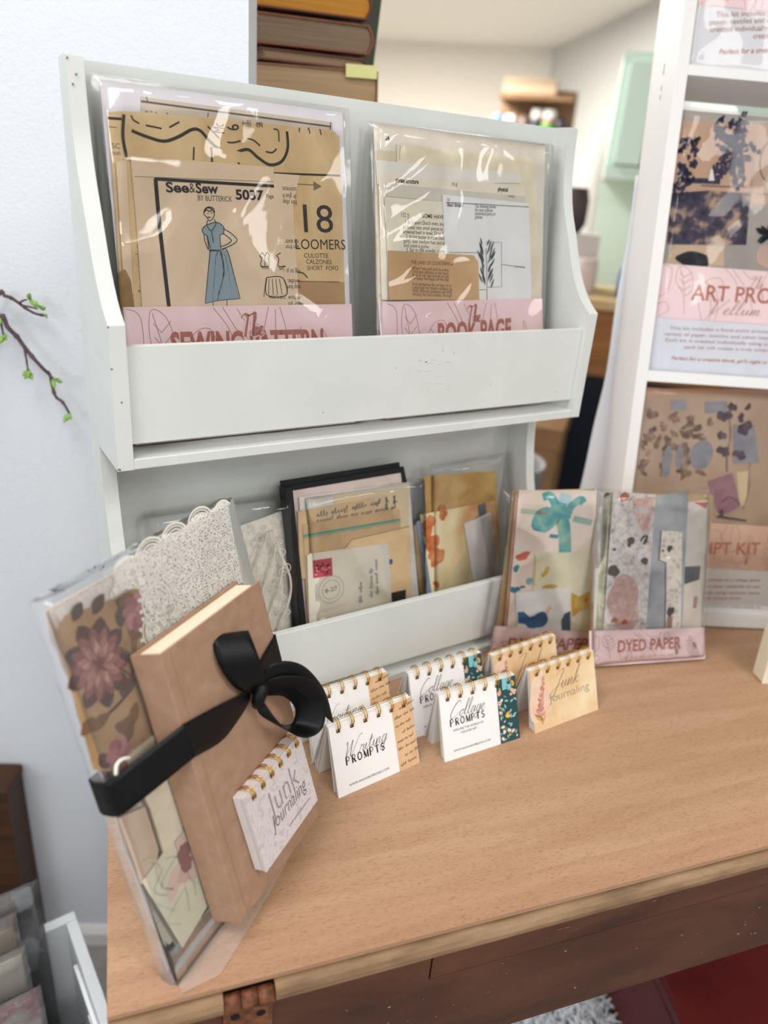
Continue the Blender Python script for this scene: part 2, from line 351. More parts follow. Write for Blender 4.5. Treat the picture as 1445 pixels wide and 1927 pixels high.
mb = MB(); mb.box((0.02, 0.0305, -0.0272), (1.33, 0.53, -0.0122), DARK); mb.build('underframe', desk, LIFT)
mb = MB(); mb.box((0.012, 0.006, -0.17), (1.338, 0.026, -0.0685), DARK); mb.box((0.012, 0.006, -0.0685), (0.2545, 0.026, -0.0274), DARK)
mb.box((0.012, 0.026, -0.17), (0.03, 0.53, -0.0274), DARK); mb.box((1.32, 0.026, -0.17), (1.338, 0.53, -0.0274), DARK); mb.box((0.03, 0.512, -0.17), (1.32, 0.53, -0.0274), DARK)
rn = random.Random(4)
for _ in range(60):
    x = rn.uniform(0.15, 0.75); z = rn.uniform(-0.16, -0.075); mb.box((x, 0.0057, z), (x + rn.uniform(.0006, .003), 0.0062, z + rn.uniform(.0004, .0012)), flat(rn.choice(['#8a6a58', '#6e4a3a', '#a58a78']), 0.7))
mb.build('apron', desk, LIFT)
mb = MB(); mb.box((0.2560, 0.0055, -0.0672), (1.30, 0.022, -0.0276), DARK)
for _ in range(30):
    x = rn.uniform(0.3, 0.75); z = rn.uniform(-0.064, -0.032); mb.box((x, 0.0052, z), (x + rn.uniform(.0006, .006), 0.0058, z + rn.uniform(.0003, .0008)), flat(rn.choice(['#7a5444', '#6e4a3a', '#90705c']), 0.7))
bevel(mb.build('drop_panel', desk, LIFT), 0.0008)
for x in (0.03, 1.26):
    for y in (0.03, 0.45):
        mb = MB(); mb.prism([(x, y), (x + .06, y), (x + .06, y + .06), (x, y + .06)], -0.74, -0.03, DARK); bevel(mb.build('leg', desk, LIFT), 0.003)
RUST = mottled([(0.3, '#4a2a1c'), (0.5, '#6b4029'), (0.75, '#8a5a3c')], 160, 0.55, 5, bmp=0.3)
mb = MB(); mb.box((0.081, 0.0030, -0.078), (0.119, 0.0062, -0.022), RUST)
for x, z in ((0.090, -0.043), (0.110, -0.046)):
    mb.tube([(x, 0.0026, z), (x, 0.0032, z)], 0.0036, flat('#160d08', 0.8), 14)
hg = mb.build('hinge', desk, LIFT); hg['label'] = 'rusty brown hinge'
mb = MB()
for i in range(3):
    mb.tube([(0.0812 + i * .0127, -0.001, -0.0185), (0.0932 + i * .0127, -0.001, -0.0185)], 0.0072, RUST, 14)
mb.build('hinge_barrel', hg, LIFT)
# ================================================================ THE WHITE TWO-TIER SHELF
shelf = thing('display_shelf', 'white painted two-tier wooden display shelf standing on the pale desk top', 'shelf', Matrix.Identity(4))
W_, t_ = 0.54, 0.0133
prof = catmull([(.079, .6252), (.077, .592), (.0735, .566), (.066, .540), (.0535, .513), (.037, .476), (.018, .4495), (0.0, .4352)], 4)
edge = prof + [(0.0, .3126)] + [(y, z - .3128) for y, z in catmull([(.0725, .6250), (.070, .596), (.067, .570), (.0625, .548), (.0560, .522), (.038, .477), (.018, .4495), (0.0, .4352)], 4)][0:] + [(0.0, 0.0), (.1085, 0.0), (.1085, .6252)]
SX = Matrix(((0, 0, 1, 0), (1, 0, 0, 0), (0, 1, 0, 0), (0, 0, 0, 1)))
for x in (0, W_ - t_):
    mb = MB(); mb.prism(edge, x, x + t_, PAINT, M=SX)
    for cx, y, z in ((.0005, .0780, .6215), (.003, .0772, .604), (.006, .077, .611), (-.0003, .0, .433), (-.0003, .0, .314), (.001, -.0003, .3135), (.006, -.0003, .372), (.0, -.0002, .40)) if x == 0 else ():
        mb.box((cx, y - .0004, z), (cx + .0014, y + .0006, z + .0016), flat('#6b645c', .8))
    bevel(mb.build('side_panel', shelf), 0.0009)
mb = MB(); mb.box((t_, .1037, .0), (W_ - t_, .1085, .6250), PAINT); mb.build('back_panel', shelf)
for n_, dz in (('upper', .3128), ('lower', 0)):
    mb = MB(); mb.box((t_, .0, dz), (W_ - t_, .1037, dz + .0095), PAINT); bevel(mb.build('shelf_board', shelf), 0.0009)
    mb = MB(); mb.box((t_ + .0002, .0056, dz + .0212), (W_ - t_ - .0002, .0136, dz + .1040), PAINT)
    if dz:
        for x, z in ((.33, .40), (.345, .397), (.275, .385), (.195, .346), (.40, .36), (.50, .345)): mb.blob((x, -.0, 0), .0006, .0006, 0, flat('#4d4a47', .8)) if 0 else mb.box((x, .00545, z), (x + .0009, .0057, z + .0008), flat('#55514d', .8))
        for i in range(26):
            x = .297 + rn.uniform(0, .045); z = .352 + rn.uniform(0, .04); mb.box((x, .00548, z), (x + rn.uniform(.001, .009), .0057, z + rn.uniform(.0004, .0022)), flat('#d3d5d1', .25))
    bevel(mb.build('front_panel', shelf), 0.0009)
# ================================================================ CLEAR BAGS AND PRINTED CARDS
def nz_(x, y, s): return mnoise.noise(Vector((x, y, s)))
def film_bag(parent, u0, v0, u1, v1, w, puff, seed, m=None, amp=1.0, nu=54, nv=66, name='clear_bag', seam=True, back=True):
    m = m or film(); mb = MB(); W, H = u1 - u0, v1 - v0; e = 0.007
    def fn(a, b):
        x, y = u0 + a * W, v0 + b * H; d = min(x - u0, u1 - x, y - v0, v1 - y) / e; k = min(1, max(0, d)) ** 0.6
        r = 0.0030 * nz_(x * 9, y * 7, seed) + 0.0012 * nz_(x * 22 + y * 8, y * 17, seed + 7)
        r += 0.0022 * max(0, 1 - 4 * abs(nz_(x * 7 + y * 4, y * 6 - x * 3, seed + 3))) ** 1.5 + 0.0008 * max(0, 1 - 5 * abs(nz_(x * 16 - y * 10, y * 15, seed + 11)))
        if seam and d < 0.9: r += 0.0008 * nz_(x * 300, y * 330, seed)
        c = math.sin(PI * a) * math.sin(PI * b)
        return (x, y, 0.0006 + k * (w + puff * c ** .7 + amp * (r + .001)) + (1 - k) * amp * abs(r) * .5)
    mb.grid(nu, nv, fn, m)
    if back: mb.add([(u0, v0, .0003), (u1, v0, .0003), (u1, v1, .0003), (u0, v1, .0003)], [(3, 2, 1, 0)], m)
    return mb.build(name, parent)
def line_art(mb, x0, y0, x1, y1, w, m, th=.00022, seed=1):
    W, H = x1 - x0, y1 - y0; th *= 1.3; px = lambda a, b: (x0 + a * W, y0 + b * H); rn = random.Random(seed)
    def crv(P, closed=False): mb.stroke(catmull([px(*p) for p in P], 6, closed), th, w, m)
    crv([(.0, .35), (.06, .5), (.07, .9), (.02, .99)]); crv([(.0, .2), (.05, .3), (.08, .15), (.03, .02)])
    crv([(.17, .1), (.15, .45), (.10, .7), (.11, .97), (.17, .9), (.2, .6), (.16, .42)]); crv([(.16, .42), (.14, .7), (.115, .95)])
    for b in (.55, .68, .8): crv([(.145, b - .02), (.115, b + .06)]); crv([(.145, b - .02), (.185, b + .08)])
    crv([(.27, .0), (.24, .35), (.26, .72), (.34, .8), (.37, .55), (.33, .25), (.29, .02)]); crv([(.26, .72), (.33, .55), (.35, .2), (.34, .0)]); crv([(.28, .6), (.31, .3), (.31, .0)])
    crv([(.36, .99), (.42, .8), (.46, .55), (.5, .4)]); crv([(.40, .99), (.45, .8), (.5, .6), (.55, .2)]); crv([(.46, .98), (.5, .85), (.56, .8), (.6, .4)])
    crv([(.6, .99), (.57, .7), (.6, .45), (.66, .4), (.68, .7), (.65, .99)]); crv([(.63, .97), (.625, .6), (.63, .45)])
    for k in range(9):
        a = 2.3 + k * .36; crv([(.9, .45), (.9 + .045 * math.cos(a), .45 + .3 * math.sin(a)), (.9 + .075 * math.cos(a + .12), .45 + .5 * math.sin(a + .12)), (.9 + .05 * math.cos(a + .3), .45 + .33 * math.sin(a + .3)), (.9, .45)])
    for k in range(7):
        a = .6 + k * .3; crv([(.74, .1), (.74 + .03 * math.cos(a), .1 + .4 * math.sin(a)), (.74 + .045 * math.cos(a), .1 + .7 * math.sin(a))])
    for k in range(12): mb.blob(px(.9 + rn.uniform(-.025, .025), .45 + rn.uniform(-.12, .12)), .0007, .0007, w, m, n=6)
TISSUE = mottled([(0.25, '#cfb182'), (0.5, '#dfc394'), (0.8, '#ebd4a8')], 22, 0.75, 5, (1, .5, 1), 0.8, bmp=0.5)
KRAFTENV = mottled([(0.3, '#dfc8ab'), (0.7, '#ead5ba')], 25, 0.75, 4)
CREAM = paper('#e3dac6', .03); IVORY = paper('#d9cfba', .03)
def sheet(th, name, poly, w, m, deco=None, t=.0005, label=None):
    mb = MB(); mb.prism(poly, w, w + t, m)
    if deco: deco(mb, w + t + .00015)
    o = mb.build(name, th)
    if label: o['label'] = label
    return o
# ---------------------------------------------------------------- the sewing pattern kit
sew = thing('sewing_pattern_kit', 'clear bag of old sewing pattern tissue in the upper tray behind the sewing pattern label', 'craft kit', FR((0.0000,0.0400,0.3220),(1.00000,0.00000,0.00000),(0.00000,0.18259,0.98319)), 'paper kits in the upper tray')
sheet(sew, 'backing_card', [(.024, .0), (.250, .0), (0.2477,0.2936), (0.0269,0.2945)], .001, flat('#e0dde4', .5))
def d_(mb, w):
    mb.stroke([(0.0581,0.2819),(0.2345,0.2801)], .0007, w, GREYINK); mb.stroke([(0.2341,0.2837),(0.2333,0.2772)], .0005, w, GREYINK)
    for a, b, c, d in ((398,232,394,250),(660,298,658,318),(858,293,858,310)): pass
    for q in ([(0.0629,0.2856),(0.0636,0.2825)], [(0.1151,0.2795),(0.1143,0.2757)], [(0.1581,0.2852),(0.1585,0.2815)]): mb.stroke(q, .0004, w, GREYINK)
    for s_, a, b in (('X', (0.0606,0.2760), (0.0603,0.2733)), ('stc', (0.0648,0.2756), (0.0644,0.2716)), ('w c', (0.0690,0.2753), (0.0686,0.2710)), ('4', (0.0777,0.2759), (0.0778,0.2727))): text(mb, s_, a, b, .003, w=w, m=GREYINK)
sheet(sew, 'printed_sheet', [(0.0585,0.2854),(0.2361,0.2843),(0.2354,0.2676),(0.0550,0.2515)], .002, mottled([(.3, '#cdbfae'), (.7, '#d8cbbb')], 30, .7), d_)
CURVE = flat('#2b2a26', .6)
def d_(mb, w):
    mb.stroke([(0.0296,0.2661),(0.0412,0.2666)], .0010, w, CURVE); mb.stroke([(0.0300,0.2599),(0.0363,0.2598)], .0003, w, GREYINK)
    text(mb, 'SC', (0.0309,0.2438), (0.0374,0.2440), .004, GREYINK, w); text(mb, 'pun', (0.0303,0.2388), (0.0369,0.2390), .004, GREYINK, w)
sheet(sew, 'tissue_sheet', [(0.0301,0.2706),(0.0433,0.2727),(0.0663,0.2738),(0.1064,0.2747),(0.1581,0.2755),(0.2363,0.2765),(0.2424,0.2722),(0.2432,0.2096),(0.2426,0.1147),(0.0248,0.1176),(0.0282,0.1988)], .003, TISSUE, d_)
def d_(mb, w):
    K = lambda P, h=.0013: mb.stroke(catmull(P, 6), h, w, CURVE)
    K([(0.0428,0.2700),(0.0403,0.2533),(0.0416,0.2374)], .0012)
    K([(0.0476,0.2584),(0.0603,0.2548),(0.0738,0.2528),(0.0862,0.2572),(0.0990,0.2642),(0.1062,0.2638),(0.1130,0.2572),(0.1210,0.2514),(0.1337,0.2486),(0.1483,0.2527),(0.1580,0.2467),(0.1691,0.2417),(0.1809,0.2456),(0.1875,0.2570),(0.1876,0.2712)], .0013)
    for q in ([(0.0596,0.2636),(0.0727,0.2624)], [(0.0792,0.2638),(0.0883,0.2690)], [(0.1128,0.2682),(0.1227,0.2594)]): K(q, .0007)
    K([(0.1296,0.2570),(0.1354,0.2572),(0.1424,0.2593)], .0007); K([(0.1483,0.2617),(0.1544,0.2608),(0.1605,0.2567)], .0007); K([(0.1656,0.2524),(0.1720,0.2522),(0.1764,0.2557)], .0007); K([(0.1744,0.2719),(0.1790,0.2708),(0.1791,0.2618)], .0006)
    K([(0.0484,0.2699),(0.0500,0.2666),(0.0545,0.2644)], .0007)
    for q in ([(0.2006,0.2756),(0.1999,0.2716)], [(0.2097,0.2765),(0.2109,0.2715)], [(0.2214,0.2764),(0.2226,0.2713)]): K(q, .0005)
    text(mb, 'Mc', (0.1279,0.2637), (0.1273,0.2718), .010, CURVE, w, shear=.2); text(mb, '6', (0.1417,0.2680), (0.1407,0.2728), .011, CURVE, w, bold=.01)
    text(mb, 'T', (0.1490,0.2717), (0.1493,0.2755), .004, GREYINK, w); text(mb, 'lon', (0.1534,0.2718), (0.1533,0.2767), .006, GREYINK, w); text(mb, 'SB', (0.1642,0.2721), (0.1640,0.2763), .006, CURVE, w)
    mb.stroke([(0.1723,0.2348),(0.2412,0.2376)], .0009, w, CURVE); mb.stroke([(0.1869,0.2270),(0.2123,0.2274)], .0004, w, GREYINK); mb.face([(0.2123,0.2307),(0.2210,0.2267),(0.2123,0.2224)], w, flat('#7d7154', .7))
    text(mb, '18', (0.2005,0.1852), (0.2318,0.1858), .0245, CURVE, w)
    text(mb, 'LOOMERS', (0.1908,0.1697), (0.2445,0.1706), .0090, CURVE, w)
    text(mb, 'CULOTTE', (0.1993,0.1622), (0.2251,0.1623), .0040, CURVE, w); text(mb, 'CALZONES', (0.2010,0.1567), (0.2285,0.1566), .0040, CURVE, w); text(mb, 'SHORT  FOFO', (0.2017,0.1509), (0.2356,0.1510), .0040, CURVE, w)
    K([(0.1897,0.1490),(0.1971,0.1480),(0.2018,0.1437)], .0006); K([(0.1917,0.1404),(0.2364,0.1399)], .0004)
    mb.face([(0.1917,0.1402),(0.2420,0.1399),(0.2421,0.1147),(0.1908,0.1154)], w, flat('#b5936a', .7)); 
    for x in range(1050, 1235, 0 or 14): pass
o = sheet(sew, 'tissue_sheet', [(0.0409,0.2698),(0.0658,0.2717),(0.1059,0.2726),(0.1575,0.2733),(0.2332,0.2752),(0.2370,0.2711),(0.2423,0.2389),(0.2410,0.1147),(0.0324,0.1175),(0.0375,0.1880)], .004, TISSUE, d_)
sheet(sew, 'folded_tissue', [(0.0440,0.2366),(0.0496,0.2430),(0.0564,0.2475),(0.0731,0.2486),(0.1038,0.2512),(0.1336,0.2513),(0.1521,0.2481),(0.1629,0.2411),(0.1614,0.2173),(0.0439,0.2104)], .0048, TISSUE, lambda mb, w: (mb.stroke([(0.0990,0.2503),(0.0977,0.2399)], .0007, w, CURVE), mb.stroke([(0.1145,0.2516),(0.1142,0.2397)], .0009, w, CURVE), mb.stroke([(0.1381,0.2412),(0.1397,0.2394)], .0008, w, CURVE)))
def d_(mb, w):
    text(mb, 'S  6', (0.0383,0.1233), (0.0386,0.1299), .0045, CURVE, w)
sheet(sew, 'instruction_sheet', [(0.0323,0.2333),(0.0400,0.2357),(0.0493,0.2253),(0.0431,0.1173),(0.0275,0.1176)], .005, KRAFTENV, d_)
sheet(sew, 'instruction_sheet', [(0.0409,0.2339),(0.0463,0.2351),(0.0488,0.1995),(0.0428,0.1173),(0.0350,0.1174)], .0055, TISSUE, lambda mb, w: text(mb, 'own.  Trim seam along from', (0.0446,0.1193), (0.0457,0.1694), .005, CURVE, w))
sheet(sew, 'torn_tissue', [(0.0246,0.1464),(0.0306,0.1498),(0.0345,0.1407),(0.0351,0.1174),(0.0235,0.1176)], .0053, mottled([(.3, '#8f6f44'), (.7, '#a98957')], 60, .8))
def d_(mb, w):
    for s_, y in (('hair yo', 1036), ('on how', 1012), ('oop bun', 972), ('wide.', 950), ('ing to p', 912), ('arn fror', 822), ('an extr', 802), ('hin the', 658), ('or glue h', 637), ('usiness', 612)):
        p0 = ((0.1950,0.2353), (0.1812,0.2343)); yy = (0.1860,0.2266)[1] + (600 - y) / 1445 * 640 * 0.000545
        text(mb, s_, (p0[0][0] - .002, yy), (p0[1][0] - .002, yy), .0042, CURVE, w)
sheet(sew, 'instruction_sheet', [(0.1712,0.2344),(0.1974,0.2347),(0.1892,0.2085),(0.1904,0.1153),(0.1733,0.1156)], .006, KRAFTENV, d_)
DRESS = flat('#8fa3ad', .7)
def d_(mb, w):
    K = lambda P, h=.0004, cl=False: mb.stroke(catmull(P, 6, cl), h, w, INK)
    mb.stroke([(0.0630,0.2223),(0.0627,0.1869),(0.0645,0.1186)], .0017, w, INK); mb.stroke([(0.0622,0.2222),(0.1707,0.2234)], .0013, w, INK)
    mb.stroke([(0.0457,0.2230),(0.1705,0.2271)], .0002, w, GREYINK)
    text(mb, 'See', (0.0712,0.2125), (0.0912,0.2133), .0078, INK, w, bold=.03); text(mb, '&', (0.0916,0.2133), (0.0967,0.2136), .0076, INK, w); text(mb, 'Sew', (0.0971,0.2134), (0.1175,0.2141), .0078, INK, w, bold=.03)
    text(mb, 'BY BUTTERICK', (0.0984,0.2074), (0.1296,0.2079), .0044, INK, w); text(mb, '5037', (0.1333,0.2103), (0.1600,0.2110), .0078, INK, w, bold=.035); text(mb, 'Page', (0.1624,0.2131), (0.1698,0.2131), .0034, INK, w)
    SKIN = flat('#cbb091', .7)
    mb.face([(0.1041,0.1874),(0.1129,0.1901),(0.1196,0.1868),(0.1192,0.1809),(0.1160,0.1792),(0.1159,0.1673),(0.1216,0.1666),(0.1266,0.1452),(0.1308,0.1249),(0.1142,0.1238),(0.0975,0.1211),(0.1025,0.1470),(0.1062,0.1662),(0.1047,0.1690),(0.1038,0.1784),(0.1013,0.1797),(0.1000,0.1837)], w, DRESS)
    K([(0.1041,0.1874),(0.1129,0.1901),(0.1196,0.1868),(0.1192,0.1809),(0.1160,0.1792),(0.1159,0.1673)]); K([(0.1041,0.1874),(0.1000,0.1837),(0.1013,0.1797),(0.1038,0.1784),(0.1046,0.1670)])
    K([(0.1158,0.1665),(0.1216,0.1666),(0.1266,0.1452),(0.1308,0.1249)]); K([(0.1058,0.1662),(0.1019,0.1450),(0.0975,0.1211)]); K([(0.0975,0.1211),(0.1053,0.1226),(0.1142,0.1238),(0.1308,0.1249)]); K([(0.1157,0.1652),(0.1169,0.1471),(0.1100,0.1267),(0.1107,0.1238)], .0007); K([(0.1108,0.1631),(0.1078,0.1430),(0.1044,0.1231)], .0002); K([(0.1195,0.1633),(0.1220,0.1431),(0.1228,0.1250)], .0002)
    K([(0.1049,0.1662),(0.1158,0.1665)], .0007); K([(0.1133,0.1672),(0.1115,0.1622)]); K([(0.1150,0.1672),(0.1154,0.1616)])
    K([(0.1195,0.1852),(0.1275,0.1806),(0.1316,0.1753),(0.1245,0.1705),(0.1168,0.1677)]); K([(0.1192,0.1809),(0.1246,0.1771),(0.1262,0.1749),(0.1220,0.1718),(0.1161,0.1697)]); K([(0.1013,0.1795),(0.1020,0.1728),(0.1041,0.1670)]); K([(0.1042,0.1780),(0.1054,0.1717),(0.1064,0.1678)])
    K([(0.1051,0.1941),(0.1074,0.1911),(0.1111,0.1939),(0.1124,0.1995),(0.1109,0.2021),(0.1066,0.2023),(0.1035,0.1998),(0.1027,0.1963),(0.1051,0.1941)]); K([(0.1029,0.1978),(0.1052,0.1999),(0.1081,0.1989),(0.1108,0.2013)], .0005); K([(0.1034,0.1994),(0.1057,0.2015),(0.1096,0.2013),(0.1119,0.1983)], .0005); mb.stroke([(0.1059,0.1937),(0.1085,0.1942)], .0005, w, INK); mb.stroke([(0.1053,0.1968),(0.1071,0.1971)], .0003, w, INK); mb.stroke([(0.1088,0.1973),(0.1106,0.1978)], .0003, w, INK)
    K([(0.1057,0.1914),(0.1046,0.1874),(0.1080,0.1829),(0.1128,0.1885),(0.1118,0.1924)]); K([(0.1084,0.1825),(0.1094,0.1730)])
    mb.stroke([(0.1048,0.1222),(0.1048,0.1175)], .0003, w, INK); mb.stroke([(0.1182,0.1238),(0.1177,0.1173)], .0003, w, INK)
    K([(0.1556,0.1657),(0.1526,0.1628),(0.1543,0.1603),(0.1533,0.1537),(0.1609,0.1538),(0.1613,0.1605),(0.1624,0.1630),(0.1602,0.1658),(0.1577,0.1629),(0.1556,0.1657)]); mb.stroke([(0.1577,0.1629),(0.1573,0.1538)], .0003, w, INK); text(mb, 'FRONT', (0.1536,0.1510), (0.1618,0.1509), .0030, INK, w)
    K([(0.1739,0.1657),(0.1695,0.1631),(0.1717,0.1607),(0.1708,0.1539),(0.1781,0.1540)]); text(mb, 'BAC', (0.1716,0.1506), (0.1769,0.1504), .0030, INK, w)
    K([(0.1583,0.1437),(0.1745,0.1434),(0.1775,0.1280),(0.1577,0.1277),(0.1583,0.1437)]); 
    for a, b in (((0.1606,0.1425), (0.1592,0.1281)), ((0.1639,0.1425), (0.1640,0.1281)), ((0.1675,0.1425), (0.1683,0.1281)), ((0.1711,0.1425), (0.1731,0.1280)), ((0.1578,0.1433), (0.1543,0.1260))): mb.stroke([a, b], .0003, w, INK)
    text(mb, 'FRONT & BACK', (0.1597,0.1245), (0.1768,0.1242), .0030, INK, w)
sheet(sew, 'pattern_envelope', [(0.0440,0.2386),(0.1710,0.2395),(0.1714,0.2236),(0.1767,0.1155),(0.0413,0.1173),(0.0435,0.1880)], .0066, KRAFTENV, d_, label='tan printed sewing pattern envelope with a drawn dress')
def label_card(th, poly, w, x0, x1, top, the, words, seed, cap=.020):
    def d_(mb, w):
        line_art(mb, poly[0][0], .02, poly[1][0], top - .001, w, PINKLINE, seed=seed)
        text(mb, words, (x0[0], x0[1] - cap), (x1[0], x1[1] - cap), cap, ROSE, w + .0001, bold=.035)
        script(mb, 'The', the[0], the[1], the[2], flat('#f2d9d9', .6), w + .0002, .13, .1); script(mb, 'The', the[0], the[1], the[2], ROSE, w + .0003, .055, .1)
    sheet(th, 'label_card', poly, w, PINK, d_, .0004)
label_card(sew, [((0.0242,0.0913)[0] - .001, .0), ((0.2477,0.0836)[0], .0), (0.2472,0.1189), (0.0249,0.1186)], .008, (0.0627,0.0959), (0.2140,0.0945), (0.1241,0.1192)[1], ((0.1281,0.0906), (0.1520,0.0918), .020), 'SEWING PATTERN', 2)
film_bag(sew, .018, .0, .2555, .2985, .0085, .0012, 3.3)
# ---------------------------------------------------------------- the book page kit
pg = thing('book_page_kit', 'clear bag of cream book pages in the upper tray behind the book page label', 'craft kit', FR((0.0000,0.0400,0.3220),(1.00000,0.00000,0.00000),(0.00000,0.18259,0.98319)), 'paper kits in the upper tray')
sheet(pg, 'book_page', [(.280, .0), (.509, .0), (0.5058,0.2873), (0.2821,0.2883)], .001, paper('#e6ddd0', .03), lambda mb, w: text(mb, '24', (0.2946,0.2742), (0.2995,0.2743), .0040, INK, w, bold=.03))
sheet(pg, 'book_page', [(0.3072,0.2713),(0.4773,0.2741),(0.4909,0.2711),(0.5043,0.1211),(0.3100,0.1226)], .002, paper('#ece2c8', .04), lambda mb, w: mb.stroke([(0.3115,0.2705),(0.3102,0.2572)], .0004, w, flat('#c7b48b', .7)))
sheet(pg, 'glassine_strip', [(0.2821,0.2549),(0.4703,0.2556),(0.4693,0.2461),(0.2832,0.2332)], .003, paper('#ece9e0', .02))
sheet(pg, 'book_page', [(0.2820,0.2639),(0.3063,0.2651),(0.3059,0.2448),(0.2798,0.1228)], .0018, paper('#d8cdb4', .03))
def d_(mb, w):
    text(mb, 'phrase structure', (0.3044,0.2360), (0.3320,0.2361), .0042, INK, w, bold=.03); text(mb, '1918', (0.3740,0.2364), (0.3812,0.2363), .0040, GREYINK, w); text(mb, 'physical', (0.4364,0.2357), (0.4505,0.2358), .0042, INK, w, bold=.03)
sheet(pg, 'book_page', [(0.2844,0.2433),(0.4742,0.2431),(0.4769,0.2303),(0.4899,0.1211),(0.2853,0.1227)], .0036, paper('#efe6d5', .03), d_)
sheet(pg, 'book_page', [(0.2922,0.2339),(0.4753,0.2324),(0.4766,0.2186),(0.2935,0.2097)], .0044, paper('#d9d4c8', .02), lambda mb, w: (mb.stroke([(0.2927,0.2220),(0.3966,0.2202)], .0002, w, flat('#b98f86', .7)), text(mb, 'verbs', (0.4505,0.2300), (0.4595,0.2300), .003, GREYINK, w)))
def d_(mb, w):
    text(mb, '152 ))', (0.3096,0.2034), (0.3192,0.2033), .0040, INK, w); text(mb, 'SOME HAVE A MEAL', (0.3353,0.2038), (0.3814,0.2036), .0038, INK, w, bold=.01)
    for s_, a, b in (('1. In 5-quart Dutch oven, saute', (0.3141,0.1971), (0.3658,0.1970)), ('to break into small pieces as it', (0.3114,0.1922), (0.3650,0.1920)), ('browned beef to bowl. Drain fat', (0.3113,0.1878), (0.3646,0.1872)), ('2. In hot butter in same Dutch', (0.3148,0.1833), (0.3658,0.1829)), ('garlic, over medium heat and stir', (0.3118,0.1788), (0.3658,0.1781)), ('until onion is golden.', (0.3120,0.1747), (0.3444,0.1740)), ('3. Stir in chili powder, cumin', (0.3151,0.1703), (0.3646,0.1699))): text(mb, s_, a, b, .0037, INK, w)
sheet(pg, 'recipe_page', [(0.2901,0.2214),(0.3717,0.2206),(0.3769,0.1220),(0.2939,0.1226)], .0052, paper('#ece5d2', .03), d_)
def d_(mb, w):
    K = lambda P, h=.0003: mb.stroke(P, h, w, GREYINK)
    text(mb, '16', (0.3664,0.2215), (0.3697,0.2213), .0034, GREYINK, w); K([(0.3652,0.2200),(0.4797,0.2213)], .0004)
    text(mb, 'Basic Botany', (0.3664,0.2163), (0.3876,0.2165), .0038, INK, w, bold=.02, shear=.2)
    for s_, a, b in (('The drawing shows', (0.4031,0.2167), (0.4323,0.2174)), ('the most common', (0.4032,0.2130), (0.4277,0.2134)), ('anatomical parts of', (0.4032,0.2095), (0.4314,0.2098)), ('grasses.', (0.4032,0.2060), (0.4136,0.2060))): text(mb, s_, a, b, .0036, INK, w, shear=.25)
    K([(0.4185,0.1823),(0.4406,0.1827),(0.4421,0.1354),(0.4220,0.1350)]); K([(0.3688,0.1705),(0.4136,0.1713)]); K([(0.4415,0.1594),(0.4760,0.1564)]); K([(0.4103,0.1323),(0.4194,0.1323)]); text(mb, 'stem node', (0.4609,0.1566), (0.4760,0.1560), .0024, GREYINK, w)
    PL_ = flat('#4a5258', .7); mb.stroke([(0.4187,0.1760),(0.4202,0.1587),(0.4214,0.1216)], .0004, w, PL_)
    rn = random.Random(2); t0, t1 = (0.4184,0.1750), (0.4212,0.1334)
    for i in range(17):
        t = i / 16; c = (t0[0] + (t1[0] - t0[0]) * t, t0[1] + (t1[1] - t0[1]) * t + .004); L = .008 + .009 * math.sin(PI * min(1, t * 1.3 + .1)) if i < 12 else .015
        for sg in (-1, 1): mb.leaf((c[0] + sg * .001 + sg * L * .35 * rn.random(), c[1] - .002 + rn.uniform(-.002, .002)), L * .8, .0011, PI / 2 - sg * rn.uniform(.35, .6), w, PL_)
sheet(pg, 'botany_page', [(0.3604,0.2274),(0.4795,0.2253),(0.4877,0.1211),(0.3664,0.1220)], .006, paper('#efefef', .015), d_, label='white botany page with a printed grass stem')
def d_(mb, w):
    T = lambda s_, a, b: text(mb, s_, a, b, .0034, BROWNINK, w)
    text(mb, 'THE LAND OF COUNTERPANE', (0.3195,0.1580), (0.3734,0.1571), .0036, BROWNINK, w)
    T('When I was sick and lay a-bed,', (0.3206,0.1525), (0.3682,0.1510)); T('I had two pillows at my head,', (0.3205,0.1492), (0.3678,0.1476)); T('And all my toys beside me lay', (0.3209,0.1458), (0.3683,0.1444)); T('To keep me happy all the day.', (0.3209,0.1425), (0.3687,0.1412))
    T('And sometimes for an hour or so', (0.3208,0.1368), (0.3719,0.1350)); T('I watched my leaden soldiers go,', (0.3208,0.1335), (0.3732,0.1315)); T('With different uniforms and drills,', (0.3207,0.1300), (0.3732,0.1281)); T('Among the bed-clothes, through', (0.3211,0.1266), (0.3720,0.1248))
sheet(pg, 'poem_page', [(0.2927,0.1707),(0.4016,0.1683),(0.4080,0.1614),(0.4099,0.1217),(0.2922,0.1226)], .0068, mottled([(.3, '#c49f72'), (.7, '#d8b68a')], 14, .75), d_, label='browned page with a printed poem')
label_card(pg, [(.2845, .0), (.509, .0), (0.5024,0.1222), (0.2789,0.1206)], .008, (0.3532,0.0968), (0.4561,0.1002), (0.3787,0.1208)[1], ((0.3912,0.0970), (0.4113,0.0983), .018), 'BOOK PAGE', 5, .022)
film_bag(pg, .276, .0, .5145, .290, .0085, .0012, 9.1, film('clear_film_stiff', 45, .45), amp=1.5)
